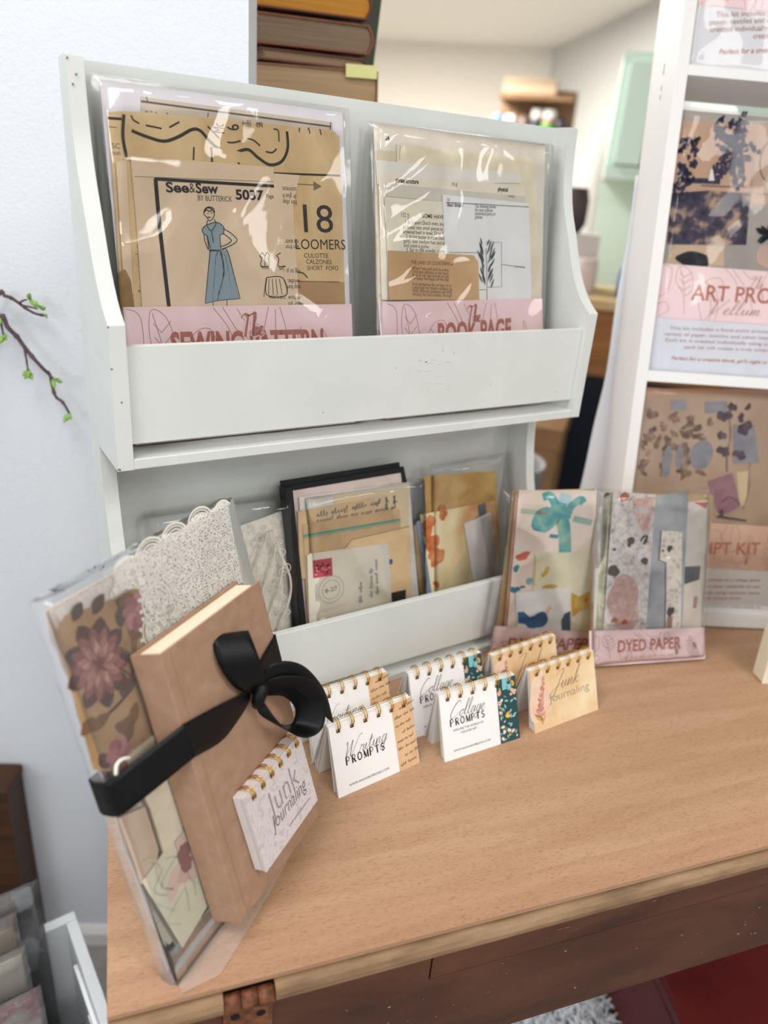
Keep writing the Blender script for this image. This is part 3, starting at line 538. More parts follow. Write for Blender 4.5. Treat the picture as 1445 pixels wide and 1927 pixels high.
# ---------------------------------------------------------------- lower tray
lace = thing('lace_bundle', 'clear bag of cream crochet lace at the left end of the lower tray', 'lace', FR((0.0000,0.0450,0.0110),(1.00000,0.00000,0.00000),(0.00000,0.18856,0.98206)))
LACEW = mottled([(.35, '#e0d8c8'), (.5, '#f1ecdf'), (.7, '#faf6ec')], 150, .9, 4, dist=.6, bmp=.8)
def d_():
    mb = MB(); P = [(0.1405,0.1975),(0.1516,0.2040),(0.1859,0.2029),(0.1901,0.1770),(0.1908,0.0615)]; x0, x1, y1 = .055, .194, .205
    def fn(a, b):
        x = .085 + a * .108; y = .0 + b * .205; k = math.sin(PI * a) ** .5 * math.sin(PI * min(1, b * .6 + .4)) ** .4
        return (x, y - .02 * (1 - a) * b, .002 + .016 * k + .0035 * nz_(x * 60, y * 60, 1) * k + .002 * abs(nz_(x * 200, y * 200, 5)) * k)
    mb.grid(40, 60, fn, LACEW); rn = random.Random(8)
    for i in range(60):
        x = .10 + rn.random() * .085; y = rn.random() * .19; r = rn.uniform(.002, .005); z = .021 + rn.uniform(0, .002)
        mb.tube([(x + r * math.cos(a * PI / 5), y + r * math.sin(a * PI / 5), z) for a in range(10)], .0006, LACEW, 5, True)
    for k in range(4):
        P = [(.150 + .012 * math.sin(i * .5 + k) + k * .008, .01 + i * .012, .0225 + .001 * math.sin(i)) for i in range(16)]; mb.tube(catmull(P, 4), .0013, LACEW, 6)
    return mb.build('lace', lace)
d_(); film_bag(lace, .040, .0, .199, (0.0481,0.2263)[1] + .001, .022, .002, 5.2, amp=1.6, nu=34, nv=40)
folder = thing('black_folder', 'black card folder standing open behind the bagged envelopes in the lower tray', 'folder', FR((0.0000,0.0450,0.0110),(1.00000,0.00000,0.00000),(0.00000,0.18856,0.98206)))
BLK = flat('#14161a', .55)
sheet(folder, 'back_cover', [(.197, 0), (.372, 0), (0.3432,0.2411), (0.1882,0.2387)], .003, BLK, t=.002)
mb = MB(); mb.prism([(.196, 0), (.206, 0), (0.1947,0.2323), (0.1865,0.2334)], .004, .022, BLK); mb.build('spine', folder)
def d_(mb, w):
    rn = random.Random(3); a, b = (0.2027,0.2211), (0.3404,0.2258)
    for i in range(26): mb.leaf((a[0] + (b[0] - a[0]) * rn.random(), a[1] - .025 + (b[1] - a[1]) * rn.random() + rn.uniform(0, .02)), rn.uniform(.006, .014), .0011, rn.uniform(0, 6.28), w, flat(rn.choice(['#b98f78', '#c69f62', '#a97f74', '#d7c3b8']), .6))
sheet(folder, 'front_cover', [(.199, 0), (.377, 0), (0.3518,0.2168), (0.3476,0.2360), (0.1921,0.2321)], .006, BLK, t=.0015)
sheet(folder, 'lining_sheet', [(.205, 0), (.370, 0), (0.3424,0.2288), (0.1998,0.2266)], .008, paper('#d6c4bd', .05), d_, label='pink floral lining sheet')
mail = thing('vintage_mail_kit', 'clear bag of old envelopes and a stamped letter in the lower tray', 'craft kit', FR((0.0000,0.0450,0.0110),(1.00000,0.00000,0.00000),(0.00000,0.18856,0.98206)))
sheet(mail, 'white_sheet', [(.213, 0), (.37, 0), (0.3530,0.2164), (0.2067,0.2187)], .010, paper('#dcd8d2', .02))
def d_(mb, w):
    scribble(mb, (0.2266,0.1935), (0.2990,0.1959), .006, GREYINK, w, 3, .0004); scribble(mb, (0.2263,0.1874), (0.3359,0.1871), .005, GREYINK, w, 5, .0003)
    scribble(mb, (0.3194,0.2033), (0.3192,0.1952), .004, GREYINK, w, 6, .0004); scribble(mb, (0.3306,0.2033), (0.3304,0.1945), .004, GREYINK, w, 7, .0004)
sheet(mail, 'old_letter', [(0.2499,0.2133),(0.3524,0.2117),(0.3508,0.1281),(0.2475,0.1473)], .0105, paper('#dac7a4', .04), None)
sheet(mail, 'old_letter', [(0.2040,0.2033),(0.3035,0.2050),(0.3030,0.1896),(0.3375,0.1876),(0.3374,0.0964),(0.2020,0.1243)], .0111, paper('#d6b992', .04), d_)
sheet(mail, 'old_envelope', [(0.2087,0.1874),(0.3382,0.1850),(0.3404,0.0750),(0.2090,0.0744)], .0118, paper('#ccae84', .04), lambda mb, w: (mb.stroke([(0.2085,0.1742),(0.3385,0.1724)], .0013, w, flat('#4f9a90', .6)), mb.stroke([(0.2090,0.1716),(0.3385,0.1697)], .0004, w, flat('#4f9a90', .6))))
def d_(mb, w):
    mb.rect(*(0.3202,0.1184), *(0.3253,0.1252), w, flat('#2f5596', .6)); mb.face([(0.3208,0.0819),(0.3441,0.0814),(0.3438,0.0674),(0.3204,0.0692)], w, flat('#23221f', .7)); mb.stroke([(0.2607,0.1501),(0.2702,0.1591),(0.3515,0.1617)], .0004, w, flat('#8d6f46', .7))
sheet(mail, 'old_envelope', [(0.2592,0.1494),(0.2702,0.1597),(0.3515,0.1624),(0.3522,0.0513),(0.2571,0.0666)], .0125, paper('#e3c79b', .03), d_)
sheet(mail, 'white_sheet', [(0.3072,0.1467),(0.3195,0.1472),(0.3230,0.0617),(0.3103,0.0612)], .0130, paper('#d9d5cd', .02))
def d_(mb, w):
    c = (0.2399,0.1041)
    for r in (.0165, .0115): mb.stroke([(c[0] + r * math.cos(a * PI / 16), c[1] + r * math.sin(a * PI / 16)) for a in range(33)], .00022, w, flat('#8d8472', .7))
    text(mb, '8-27', (c[0] - .008, c[1] - .003), (c[0] + .008, c[1] - .002), .005, flat('#6d6555', .7), w)
    for k, x in ((21, 842), (22, 880), (23, 905)): scribble(mb, {842: (0.2795,0.0787), 880: (0.2944,0.0822), 905: (0.3030,0.0837)}[x], {842: (0.2805,0.1071), 880: (0.2955,0.1158), 905: (0.3026,0.1311)}[x], .004, GREYINK, w, k, .0003)
    mb.stroke([(0.2084,0.0784),(0.2572,0.0821)], .0002, w, flat('#b9ad96', .7))
env = sheet(mail, 'stamped_envelope', [(0.2113,0.1510),(0.2158,0.1527),(0.3087,0.1473),(0.3197,0.0662),(0.2097,0.0650)], .0136, paper('#e2dac8', .02), d_, label='cream envelope with a red stamp and round postmark')
mb = MB(); w = .01435
mb.face([(0.2176,0.1438),(0.2424,0.1426),(0.2424,0.1209),(0.2175,0.1225)], w, flat('#c04a58', .6))
rn = random.Random(1); a, b = (0.2204,0.1260), (0.2401,0.1391)
for i in range(16): mb.blob((a[0] + (b[0] - a[0]) * rn.random(), a[1] + (b[1] - a[1]) * rn.random()), .0018, .0012, w + .0001, flat(rn.choice(['#30151c', '#5d1f2c', '#dd96a0']), .6), rn.random() * 3, .4, i, 9)
st = mb.build('postage_stamp', env); st['label'] = 'red postage stamp'
film_bag(mail, .211, .002, .3795, (0.2707,0.2162)[1] + .004, .0145, .001, 12.5, amp=1.3, nu=40, nv=48)
art = thing('collage_paper_kit', 'clear bag of stained brown collage papers at the right end of the lower tray', 'craft kit', FR((0.0000,0.0450,0.0110),(1.00000,0.00000,0.00000),(0.00000,0.18856,0.98206)))
OCH = mottled([(.25, '#a07d44'), (.5, '#bf9a60'), (.75, '#d2b27a')], 20, .75)
sheet(art, 'ochre_sheet', [(.395, 0), (.512, 0), (0.4941,0.2112), (0.3792,0.2189)], .002, OCH)
sheet(art, 'blue_strip', [(0.3669,0.1630),(0.3741,0.1642),(0.3933,0.0610),(0.3817,0.0599)], .004, flat('#7f95b4', .7))
sheet(art, 'tan_strip', [(0.3636,0.1582),(0.3708,0.1622),(0.3845,0.0626),(0.3700,0.0604)], .003, flat('#a98a5c', .7))
WC = mottled([(.30, '#cf7446'), (.40, '#e0b284'), (.48, '#ecd7a8'), (.62, '#f0e4c4'), (.78, '#d6b272')], 9, .75, 3, dist=.8)
sheet(art, 'stained_page', [(0.3719,0.1716),(0.4906,0.1721),(0.5096,0.0202),(0.3932,0.0320)], .005, WC, lambda mb, w: [mb.blob(q, r * 1.0, r * 1.3, w + i * 3e-5, mottled([(.3, '#b9532c'), (.55, '#cf7f4c'), (.8, '#e0b07e')], 60, .75, 4), i, .35, i + 2, 20) for i, (q, r) in enumerate((((0.3841,0.1553), .010), ((0.3892,0.1318), .010), ((0.3960,0.1129), .011), ((0.4067,0.1689), .007), ((0.3957,0.0753), .004)))])
sheet(art, 'cream_flap', [(0.4185,0.0889),(0.4539,0.1178),(0.5088,0.0362),(0.5094,0.0048),(0.3928,0.0323)], .0056, paper('#ddcfa6', .04))
sheet(art, 'grey_strip', [(0.4626,0.1704),(0.4749,0.1722),(0.4770,0.1510),(0.4655,0.1511)], .0062, flat('#6c7686', .7))
sheet(art, 'red_strip', [(0.4422,0.1487),(0.4664,0.1570),(0.4674,0.1453),(0.4439,0.1456)], .006, flat('#c0573f', .7))
sheet(art, 'white_folded_sheet', [(0.4385,0.1495),(0.4826,0.1582),(0.5058,0.0372),(0.4616,0.0355)], .0068, paper('#f4f4f4', .01), lambda mb, w: mb.face([(0.4659,0.1511),(0.4818,0.1547),(0.5005,0.0690),(0.4840,0.0686)], w, paper('#dcdde1', .03)))
film_bag(art, .390, .002, .5155, .2335, .0085, .003, 21.0, amp=2.0, nu=34, nv=46)
# ================================================================ SMALL FLIP BOOKS ON THE DESK
LEAN = math.radians(21.0); CW, CH = 0.099, 0.072
COVM = Matrix.Identity(4)
def cover_frame(sgn=1):
    # local plane of the front (sgn 1) cover: x along the base, y up the card, z outwards
    return FR((0, 0, 0), (1, 0, 0), (0, math.sin(LEAN), math.cos(LEAN)))
WHITECARD = flat('#f1efee', .55); PAGEW = flat('#efece8', .7)
HOLE = flat('#4a3a2c', .8)
def floral(mb, x0, y0, x1, y1, w, seed):
    rn = random.Random(seed); mb.rect(x0, y0, x1, y1, w, flat('#1f4a50', .6)); W, H = x1 - x0, y1 - y0; q = lambda: (x0 + W * rn.uniform(.08, .92), y0 + H * rn.uniform(.03, .97))
    cols = ['#e9b7a3', '#f0d7c4', '#e3a39a', '#dba52e', '#f0c14a', '#e8c9b0']
    mb.rect(x0 + W * .3, y0 + H * .82, x0 + W * .75, y1, w + .00005, flat('#7fc3cf', .6))
    for i in range(34): mb.leaf(q(), W * .2, W * .04, rn.uniform(0, 6.28), w + .00008 + i * 1e-6, flat(rn.choice(['#5f8f86', '#2f6a68', '#8fb0a0', '#a9c3b5']), .6))
    for i in range(22):
        c = q(); r = W * rn.uniform(.05, .11); m = flat(rn.choice(cols), .6)
        c = (min(max(c[0], x0 + r), x1 - r), min(max(c[1], y0 + r), y1 - r)); mb.blob(c, r, r * .8, w + .00012 + i * 1e-6, m, rn.random() * 3, .3, i, 12)
        if i % 2: mb.blob(c, r * .4, r * .35, w + .00016 + i * 1e-6, flat(rn.choice(['#c9785f', '#7a3f2f', '#f6e6d4']), .6), 0, .2, i, 8)
def deco_writing(mb, w):
    x = .745 * CW; mb.rect(x, 0, CW, CH, w, mottled([(.3, '#d5ab80'), (.7, '#e2bd94')], 40, .6)); w2 = w + .0001
    for i, y in enumerate((.90, .78, .66, .545, .43, .32, .2, .08)): scribble(mb, (x + (.002 if i % 3 else .009), y * CH - .001), (CW - .003, y * CH + .0015), .0026, INK, w2, 40 + i, .00016)
    script(mb, 'Writing', (.12 * CW, .50 * CH), (.64 * CW, .53 * CH), .0160, INK, w2, .018, .32)
    serif(mb, 'PROMPTS', (.135 * CW, .405 * CH), (.63 * CW, .405 * CH), .0078, INK, w2)
    text(mb, 'WWW.AHOUSEOFBOOKS.COM', (.135 * CW, .10 * CH), (.62 * CW, .10 * CH), .0022, INK, w2)
def deco_collage(mb, w):
    w2 = w + .0001; floral(mb, .735 * CW, 0, CW, CH, w, 6)
    script(mb, 'Collage', (.10 * CW, .62 * CH), (.56 * CW, .62 * CH), .0165, INK, w2, .020, .35)
    serif(mb, 'PROMPTS', (.105 * CW, .50 * CH), (.58 * CW, .50 * CH), .0074, INK, w2)
    text(mb, 'EXPLORE THE WORLD OF', (.14 * CW, .415 * CH), (.53 * CW, .415 * CH), .0022, INK, w2); text(mb, 'COLLAGE ART', (.23 * CW, .355 * CH), (.44 * CW, .355 * CH), .0022, INK, w2)
    text(mb, 'WWW.AHOUSEOFBOOKS.COM', (.12 * CW, .11 * CH), (.60 * CW, .11 * CH), .0021, INK, w2)
GOLDCARD = mottled([(.28, '#dcb888'), (.5, '#e6c99e'), (.72, '#efdcb8')], 22, .6)
def deco_junk(mb, w):
    w2 = w + .0001; rn = random.Random(5)
    mb.blob((.12 * CW, .5 * CH), .014, .034, w, mottled([(.3, '#e4bda4'), (.7, '#edd6bd')], 60, .6), 0, .25, 3, 26)
    for i in range(24):
        t = i / 24; c = (.10 * CW + .010 * t + rn.uniform(-.001, .001), .22 * CH + .047 * t)
        for s_ in (-1, 1): mb.leaf(c, rn.uniform(.005, .010) * (1.2 - t), .0012, PI / 2 + s_ * rn.uniform(.4, 1.1), w2 + i * 1e-6, flat(rn.choice(['#c98878', '#b9736b', '#d6a08f', '#c7967f']), .6))
    for i in range(7): mb.leaf((.10 * CW + rn.uniform(-.004, .006), .06 * CH + rn.uniform(0, .01)), .010, .0013, rn.uniform(.6, 2.2), w2, flat('#d6a862', .6))
    DG = flat('#6b625a', .6)
    script(mb, 'Junk', (.30 * CW, .58 * CH), (.72 * CW, .58 * CH), .0200, DG, w2, .018, .35)
    text(mb, 'Journaling', (.25 * CW, .40 * CH), (.88 * CW, .40 * CH), .0095, flat('#8d8478', .6), w2, bold=-.012)
def rings(parent, y, z, r, n=6, x0=.10, x1=.90, tilt=0.0):
    for i in range(n):
        x = CW * (x0 + (x1 - x0) * i / (n - 1)); mb = MB()
        for dx in (-.0013, .0013):
            mb.tube([(x + dx + .0004 * math.sin(a * PI / 9), y + r * math.cos(a * PI / 9), z + r * math.sin(a * PI / 9)) for a in range(18)], .00055, BRASS, 6, True)
        mb.build('ring', parent)
def flip_book(kind, label, o, ang, spread=1.0, seed=0):
    th = thing('flip_book', label, 'flip book', at(o, ang), 'mini spiral flip books')
    cover = {'writing': WHITECARD, 'collage': WHITECARD, 'junk': GOLDCARD}[kind]; deco = {'writing': deco_writing, 'collage': deco_collage, 'junk': deco_junk}[kind]
    ya, za = math.sin(LEAN) * CH, math.cos(LEAN) * CH; rn = random.Random(seed)
    Mf = FR((0, 0, 0), (1, 0, 0), (0, ya, za)); mb = MB(); mb.prism([(0, 0), (CW, 0), (CW, CH), (0, CH)], -.0006, 0, cover); deco(mb, .0001)
    for i in range(6):
        x = CW * (.10 + .80 * i / 5); mb.face([(x - .0021, CH - .0078), (x + .0021, CH - .0078), (x + .0021, CH - .0042), (x - .0021, CH - .0042)], .0004, HOLE)
    mb.build('cover', th, Mf)
    pages = MB()
    def leaf_(k, y0, m=PAGEW):
        top = (ya + .0004 * k, za - abs(k) * .00005); d = Vector((0, top[0] - y0, top[1])).normalized()
        pages.prism([(0, 0), (CW - rn.uniform(0, .0012), 0), (CW - rn.uniform(0, .0012), math.hypot(top[0] - y0, top[1])), (0, math.hypot(top[0] - y0, top[1]))], -.0003, .0, m, M=FR((rn.uniform(0, .0015), y0, 0.0001), (1, 0, 0), d))
    for k in range(1, 9): leaf_(k, .0009 * k + (.0010 * max(0, k - 5)) * spread)
    for k in range(9, 16): leaf_(k, (2 * ya - .012 + .0016 * (k - 9)) * (.55 + .45 * spread))
    pages.build('pages', th)
    yb = 2 * ya * (.6 + .4 * spread) + .003; top = Vector((0, ya + .007, za)); d = (top - Vector((0, yb, 0))).normalized(); L = (top - Vector((0, yb, 0))).length
    mb = MB(); mb.prism([(0, 0), (CW, 0), (CW, L), (0, L)], -.0006, 0, cover, M=FR((0, yb, 0.0002), (1, 0, 0), d)); mb.build('back_cover', th)
    rings(th, ya + .0030, za - .0012, .0068)
    return th
flip_book('writing', 'front white flip book with a tan handwriting strip, nearest the notepad', (.1560, -.1378, 0), math.radians(3.2), 1.0, 1)
flip_book('writing', 'rear white flip book with a tan handwriting strip, half hidden beside the black bow', (.1560, -.0868, 0), math.radians(2.0), .8, 2)
flip_book('collage', 'front white flip book with a teal floral strip, in the middle of the row', (.2795, -.1440, 0), math.radians(-3.6), .45, 3)
flip_book('collage', 'rear white flip book with a teal floral strip, close to the lower tray', (.2728, -.0985, 0), math.radians(-.5), .8, 4)
flip_book('junk', 'front cream gold flip book at the right end of the row', (.3985, -.1525, 0), math.radians(-.8), .9, 5)
flip_book('junk', 'rear cream gold flip book standing before the pink label of a dyed paper kit', (.3800, -.1110, 0), math.radians(1.0), .8, 6)
# ================================================================ THE TIED JOURNAL BUNDLE
FB = FR((-0.0426,-0.2479,0.0000),(0.82707,0.56210,0.00000),(-0.15749,0.23173,0.95995))
kit = thing('journal_fabric_kit', 'tall clear bag of lace, floral cloth and torn pages leaning behind the kraft book', 'craft kit', FB)
BW, BH = .2035, .311
PALE = paper('#e6ddd6', .03)
rn = random.Random(11)
for i, c in enumerate(['#ece8e6', '#d9c8ae', '#efe9e2', '#c89f79', '#e6ded2', '#8d5d5a', '#efeae4', '#d3b48f', '#e9e1d8', '#b98a6c', '#efe6da']):
    j = [(.0105 + rn.uniform(0, .0035) + (.002 if i % 3 == 1 else 0), .002 + (BH - .010) * k / 16) for k in range(17)]
    mb = MB(); mb.prism(j + [(BW - .006, BH - .008 - rn.uniform(0, .002)), (BW - .006, .002)], -.0122 + i * .0011, -.0122 + i * .0011 + .0008, paper(c, .03)); mb.build('page', kit)
sheet(kit, 'sheer_cover', [(.0145, .002), (BW - .005, .002), (BW - .005, BH - .006), (.0145, BH - .006)], -.0006, PALE)
BROWNFAB = mottled([(.28, '#96744f'), (.5, '#ae8c64'), (.75, '#bd9c74')], 26, .85, 4, bmp=.3)
def d_(mb, w):
    rn = random.Random(4); pts = [(0.0203,0.2921),(0.0362,0.2888),(0.0564,0.2887),(0.0731,0.2874),(0.0741,0.2732),(0.0177,0.2760),(0.0089,0.2585),(0.0518,0.2503),(0.0514,0.2331),(0.0388,0.2233),(0.0098,0.2416),(0.0050,0.2198),(0.0255,0.2110),(0.0436,0.2024),(0.0311,0.1930),(0.0074,0.2011),(0.0462,0.1860),(0.0488,0.2152),(0.0440,0.2783),(0.0550,0.2692),(0.0691,0.2548),(0.0133,0.2260),(0.0624,0.2265)]
    for i, p in enumerate(pts): mb.leaf(p, rn.uniform(.012, .022), .0048, rn.uniform(0, 6.28), w + i * 2e-6, flat(rn.choice(['#5f4038', '#6d4a42', '#7b5a3c', '#5c4a44', '#7d554c']), .85))
    for i in range(3): mb.stroke(catmull([pts[11], pts[9], pts[8], pts[3 + i]], 6), .0011, w, flat('#6d4f38', .85))
    c = (0.0293,0.2564)
    for k in range(9): a = .4 + k * .7; mb.leaf((c[0] + .012 * math.cos(a), c[1] + .016 * math.sin(a)), .016, .0065, a, w + .00005 + k * 2e-6, flat('#5b3f3a', .85))
    for ring, (n_, r, col) in enumerate(((13, .0205, '#96605d'), (11, .0165, '#a97670'), (9, .0125, '#bd9186'), (7, .0085, '#b07f77'), (5, .005, '#8a5650'))):
        for k in range(n_):
            a = 2 * PI * k / n_ + ring * .35; z_ = w + .0001 * (ring + 1) + k * 4e-6
            mb.leaf((c[0] + .0015 * math.cos(a), c[1] + .002 * math.sin(a)), r * (1.0 + .18 * abs(math.sin(a))), r * .27, a, z_, flat('#7d4f4c', .85)); mb.leaf((c[0] + .0025 * math.cos(a), c[1] + .003 * math.sin(a)), r * (.90 + .18 * abs(math.sin(a))), r * .21, a, z_ + 2e-6, flat(shade(col, .93 + .16 * ((k * 7 + ring) % 5) / 5), .85))
    mb.blob(c, .003, .004, w + .0006, flat('#7d4844', .85), 0, .3, 2)
    for q in ((0.0708,0.2731), (0.0222,0.1895)): 
        for k in range(7): mb.blob((q[0] + .006 * math.cos(k * .9), q[1] + .008 * math.sin(k * .9)), .006, .005, w + .0002 + k * 3e-6, flat(['#a56f70', '#b98484', '#96605f'][k % 3], .85), k, .15, k, 10)
sheet(kit, 'floral_fabric', [(0.0182,0.2979),(0.0347,0.2944),(0.0574,0.2907),(0.0751,0.2891),(0.0820,0.2867),(0.0816,0.2764),(0.0757,0.2548),(0.0663,0.2242),(0.0630,0.1743),(0.0262,0.1856),(0.0158,0.1808),(0.0007,0.1938),(0.0042,0.2484),(0.0073,0.2770),(0.0079,0.2923)], .0004, BROWNFAB, d_, t=.0012, label='brown cloth printed with a dusty pink flower')
LACES = flat('#f3efe6', .85)
def lace_panel():
    mb = MB(); a = [(.03, .0)]; P = [(0.0669,0.3071),(0.0820,0.3123),(0.0948,0.3104),(0.1067,0.3107),(0.1179,0.3141),(0.1294,0.3114),(0.1427,0.3118),(0.1554,0.3163),(0.1711,0.3134),(0.1867,0.3151),(0.1963,0.3126),(0.1932,0.2858),(0.1899,0.2426),(0.1601,0.2464),(0.1220,0.2474),(0.0743,0.2476),(0.0749,0.2570),(0.0798,0.2774),(0.0790,0.2881),(0.0676,0.2926),(0.0531,0.2936)]
    mb.face(P, .0022, lace_mat()); w = .0026
    for c, r in (((0.0739,0.3040), .012), ((0.0996,0.3058), .015), ((0.1271,0.3069), .015), ((0.1587,0.3085), .015), ((0.1875,0.3075), .011)):
        for k, rr in enumerate((1, .82, .62, .40)): mb.stroke([(c[0] + r * rr * math.cos(t * PI / 12 + .3), c[1] + r * rr * .8 * math.sin(t * PI / 12 + .3)) for t in range(0, 17)], .0005 if k else .0008, w, LACES)
    rn = random.Random(2)
    for c in ((0.1150,0.2768), (0.1360,0.2766), (0.1553,0.2758), (0.1739,0.2777), (0.1463,0.2606), (0.1696,0.2599), (0.1250,0.2888), (0.1053,0.2902), (0.1342,0.2586), (0.1794,0.2535)):
        for k in range(6): mb.blob((c[0] + .0034 * math.cos(k * PI / 3), c[1] + .0034 * math.sin(k * PI / 3)), .0017, .0012, w, LACES, k * PI / 3, 0, k, 8)
    for i in range(12):
        p = (rn.uniform(.07, .17), rn.uniform(.245, .30)); mb.stroke(catmull([p, (p[0] + rn.uniform(-.015, .015), p[1] - .012), (p[0] + rn.uniform(-.015, .015), p[1] - .025)], 5), .0003, w, LACES)
    for c, R in (((0.0931,0.2718), .0125), ((0.0850,0.2527), .0115), ((0.1102,0.2534), .009)):
        for rr, h in ((1, .0011), (.35, .0009), (1.28, .0008)): mb.stroke([(c[0] + R * rr * math.cos(t * PI / 14), c[1] + R * rr * 1.05 * math.sin(t * PI / 14)) for t in range(29)], h, w + .0004, LACES)
        for k in range(8): a = k * PI / 4; mb.stroke([(c[0] + R * .35 * math.cos(a), c[1] + R * .35 * math.sin(a)), (c[0] + R * math.cos(a), c[1] + R * math.sin(a))], .0008, w + .0004, LACES)
        for k in range(14): a = k * PI / 7; mb.blob((c[0] + R * 1.45 * math.cos(a), c[1] + R * 1.5 * math.sin(a)), .0022, .0016, w + .0004, LACES, a, 0, k, 8)
    return mb.build('lace', kit)
lace_panel()
mb = MB(); rn = random.Random(9); a, b = (.008, BH - .009), (BW - .008, BH - .008)
for i in range(90):
    x = a[0] + (b[0] - a[0]) * i / 90; mb.stroke([(x, a[1] - .003), (x + rn.uniform(-.002, .003), a[1] + rn.uniform(.001, .005))], .00025, .0012, LACES)
mb.build('frayed_trim', kit)
CLOTH = mottled([(.3, '#d8cbb3'), (.7, '#e9dec9')], 40, .9, 4, bmp=.4)
sheet(kit, 'cream_cloth', [(0.0240,0.1848),(0.0316,0.1865),(0.0536,0.1847),(0.0637,0.1740),(0.0650,0.1140),(0.0678,0.1077),(0.0293,0.1004),(0.0303,0.1383)], .0018, CLOTH, t=.0022)
mb = MB(); mb.tube(catmull([(x, y, .006) for x, y in [(0.0113,0.1822),(0.0140,0.1881),(0.0191,0.1888),(0.0253,0.1856)]], 5), .0014, LACES, 8); mb.build('cloth_tie', kit)
sheet(kit, 'beige_cloth', [(0.0052,0.1515),(0.0278,0.1423),(0.0272,0.1061),(0.0197,0.0933),(0.0054,0.0949),(0.0059,0.1099)], .0012, mottled([(.3, '#c4ab92'), (.7, '#d3bda6')], 30, .9), t=.0012)
def d_(mb, w):
    rn = random.Random(7)
    for i, p in enumerate([(0.0239,0.0897),(0.0280,0.0697),(0.0432,0.0759),(0.0498,0.0531),(0.0239,0.0533),(0.0209,0.0705),(0.0348,0.0423),(0.0448,0.0473),(0.0239,0.0408),(0.0198,0.0796)]): mb.stroke(catmull([p, (p[0] + rn.uniform(-.01, .01), p[1] + .012), (p[0] + rn.uniform(-.016, .016), p[1] + .02)], 5), .0008, w, flat(rn.choice(['#b9bda2', '#c6c8b0', '#cdbfae']), .8))
    mb.blob((0.0322,0.0739), .012, .009, w, flat('#d9bfb2', .8), .5, .25, 3); mb.blob((0.0411,0.0707), .008, .006, w + .0001, flat('#cfaea2', .8), 0, .25, 5)
sheet(kit, 'botanical_card', [(0.0055,0.0972),(0.0521,0.1057),(0.0573,0.0307),(0.0192,0.0229)], .0032, paper('#d9d3bc', .03), d_, label='pale card printed with faint leaves')
def d_(mb, w):
    for i, q in enumerate([(0.0452,0.0866),(0.0450,0.0765),(0.0490,0.0894)]): mb.blob(q, .006 - i * .001, .008 - i * .002, w + i * 2e-5, flat('#8d5b58', .8), .4, .35, i + 3)
sheet(kit, 'maroon_floral_card', [(0.0403,0.1006),(0.0513,0.1016),(0.0523,0.0583),(0.0446,0.0613)], .0042, paper('#cdb5a8', .05), d_)
film_bag(kit, .0060, -.001, BW + .003, BH + .002, .0046, .0002, 31.0, film('wrap_film', 70, .3, haze=.05, gloss=1.0), amp=.45, nu=44, nv=64)
mb = MB()
mf = film('wrap_film_side', 60, .4, haze=.20)
mb.grid(4, 40, lambda a, b: (.0060 - .002 * math.sin(PI * a) + .001 * nz_(a * 3, b * 20, 4), -.001 + b * (BH + .003), -.0135 + a * .0142), mf)
mb.grid(40, 4, lambda b, a: (.0060 + b * (BW - .003), BH + .002 + .001 * nz_(a * 3, b * 20, 6), -.0135 + a * .0142), mf)
mb.grid(4, 40, lambda a, b: (BW + .003 + .002 * math.sin(PI * a) + .001 * nz_(a * 3, b * 20, 8), -.001 + b * (BH + .003), -.0135 + a * .0142), mf)
mb.build('bag_side', kit)
mb = MB()
def fl(a, b):
    L = .022 * b * (1 - .75 * a ** 1.5) * min(1, .25 + a * 6); u = .006 + a * (BW - .01); return (u - .004 * b * (1 - a), .002 - .28 * L + .001 * (1 - b), .0045 + .96 * L + .0006 * nz_(a * 40, b * 6, 2))
mb.grid(40, 8, fl, film('wrap_flap', 120, 1.2, haze=.16)); mb.build('bag_flap', kit)
# kraft notebook
book = thing('kraft_notebook', 'blank kraft paper book with cream pages tied against the clear bag', 'book', FB)
KR = mottled([(.25, '#9d7c64'), (.5, '#a5836b'), (.75, '#ad8c75')], 90, .85, 5, bmp=.12, bscale=300)
u0, u1, v0, v1 = .0558, .1775, .0165, .2500; b0 = .0058; ub = .0515
for n0, n1, ul in ((b0, b0 + .0016, ub), (.0285, .0301, u0)):
    mb = MB(); mb.box((ul + .0005, v0, n0), (u1, v1, n1), KR); bevel(mb.build('cover', book), .0005)
mb = MB(); mb.prism([(ub - .0006, b0), (ub + .0012, b0), (u0 + .0012, .0301), (u0 - .0006, .0301)], v0, v1, KR, M=Matrix(((1, 0, 0, 0), (0, 0, 1, 0), (0, 1, 0, 0), (0, 0, 0, 1)))); bevel(mb.build('spine', book), .0007)
mb = MB()
for i in range(10): n = b0 + .0018 + i * .00206; mb.box((ub + (u0 - ub) * (i / 9) + .0014, v0 + .0015, n), (u1 - .003, v1 - .0030 - .0003 * (i % 2), n + .0018), flat('#f1e6cd', .8))
mb.build('page_block', book)
mb = MB(); mb.rect(u0 + .0082, v0 + .0005, u0 + .0088, v1 - .0005, .0302, flat('#99775a', .9)); mb.build('hinge_crease', book)
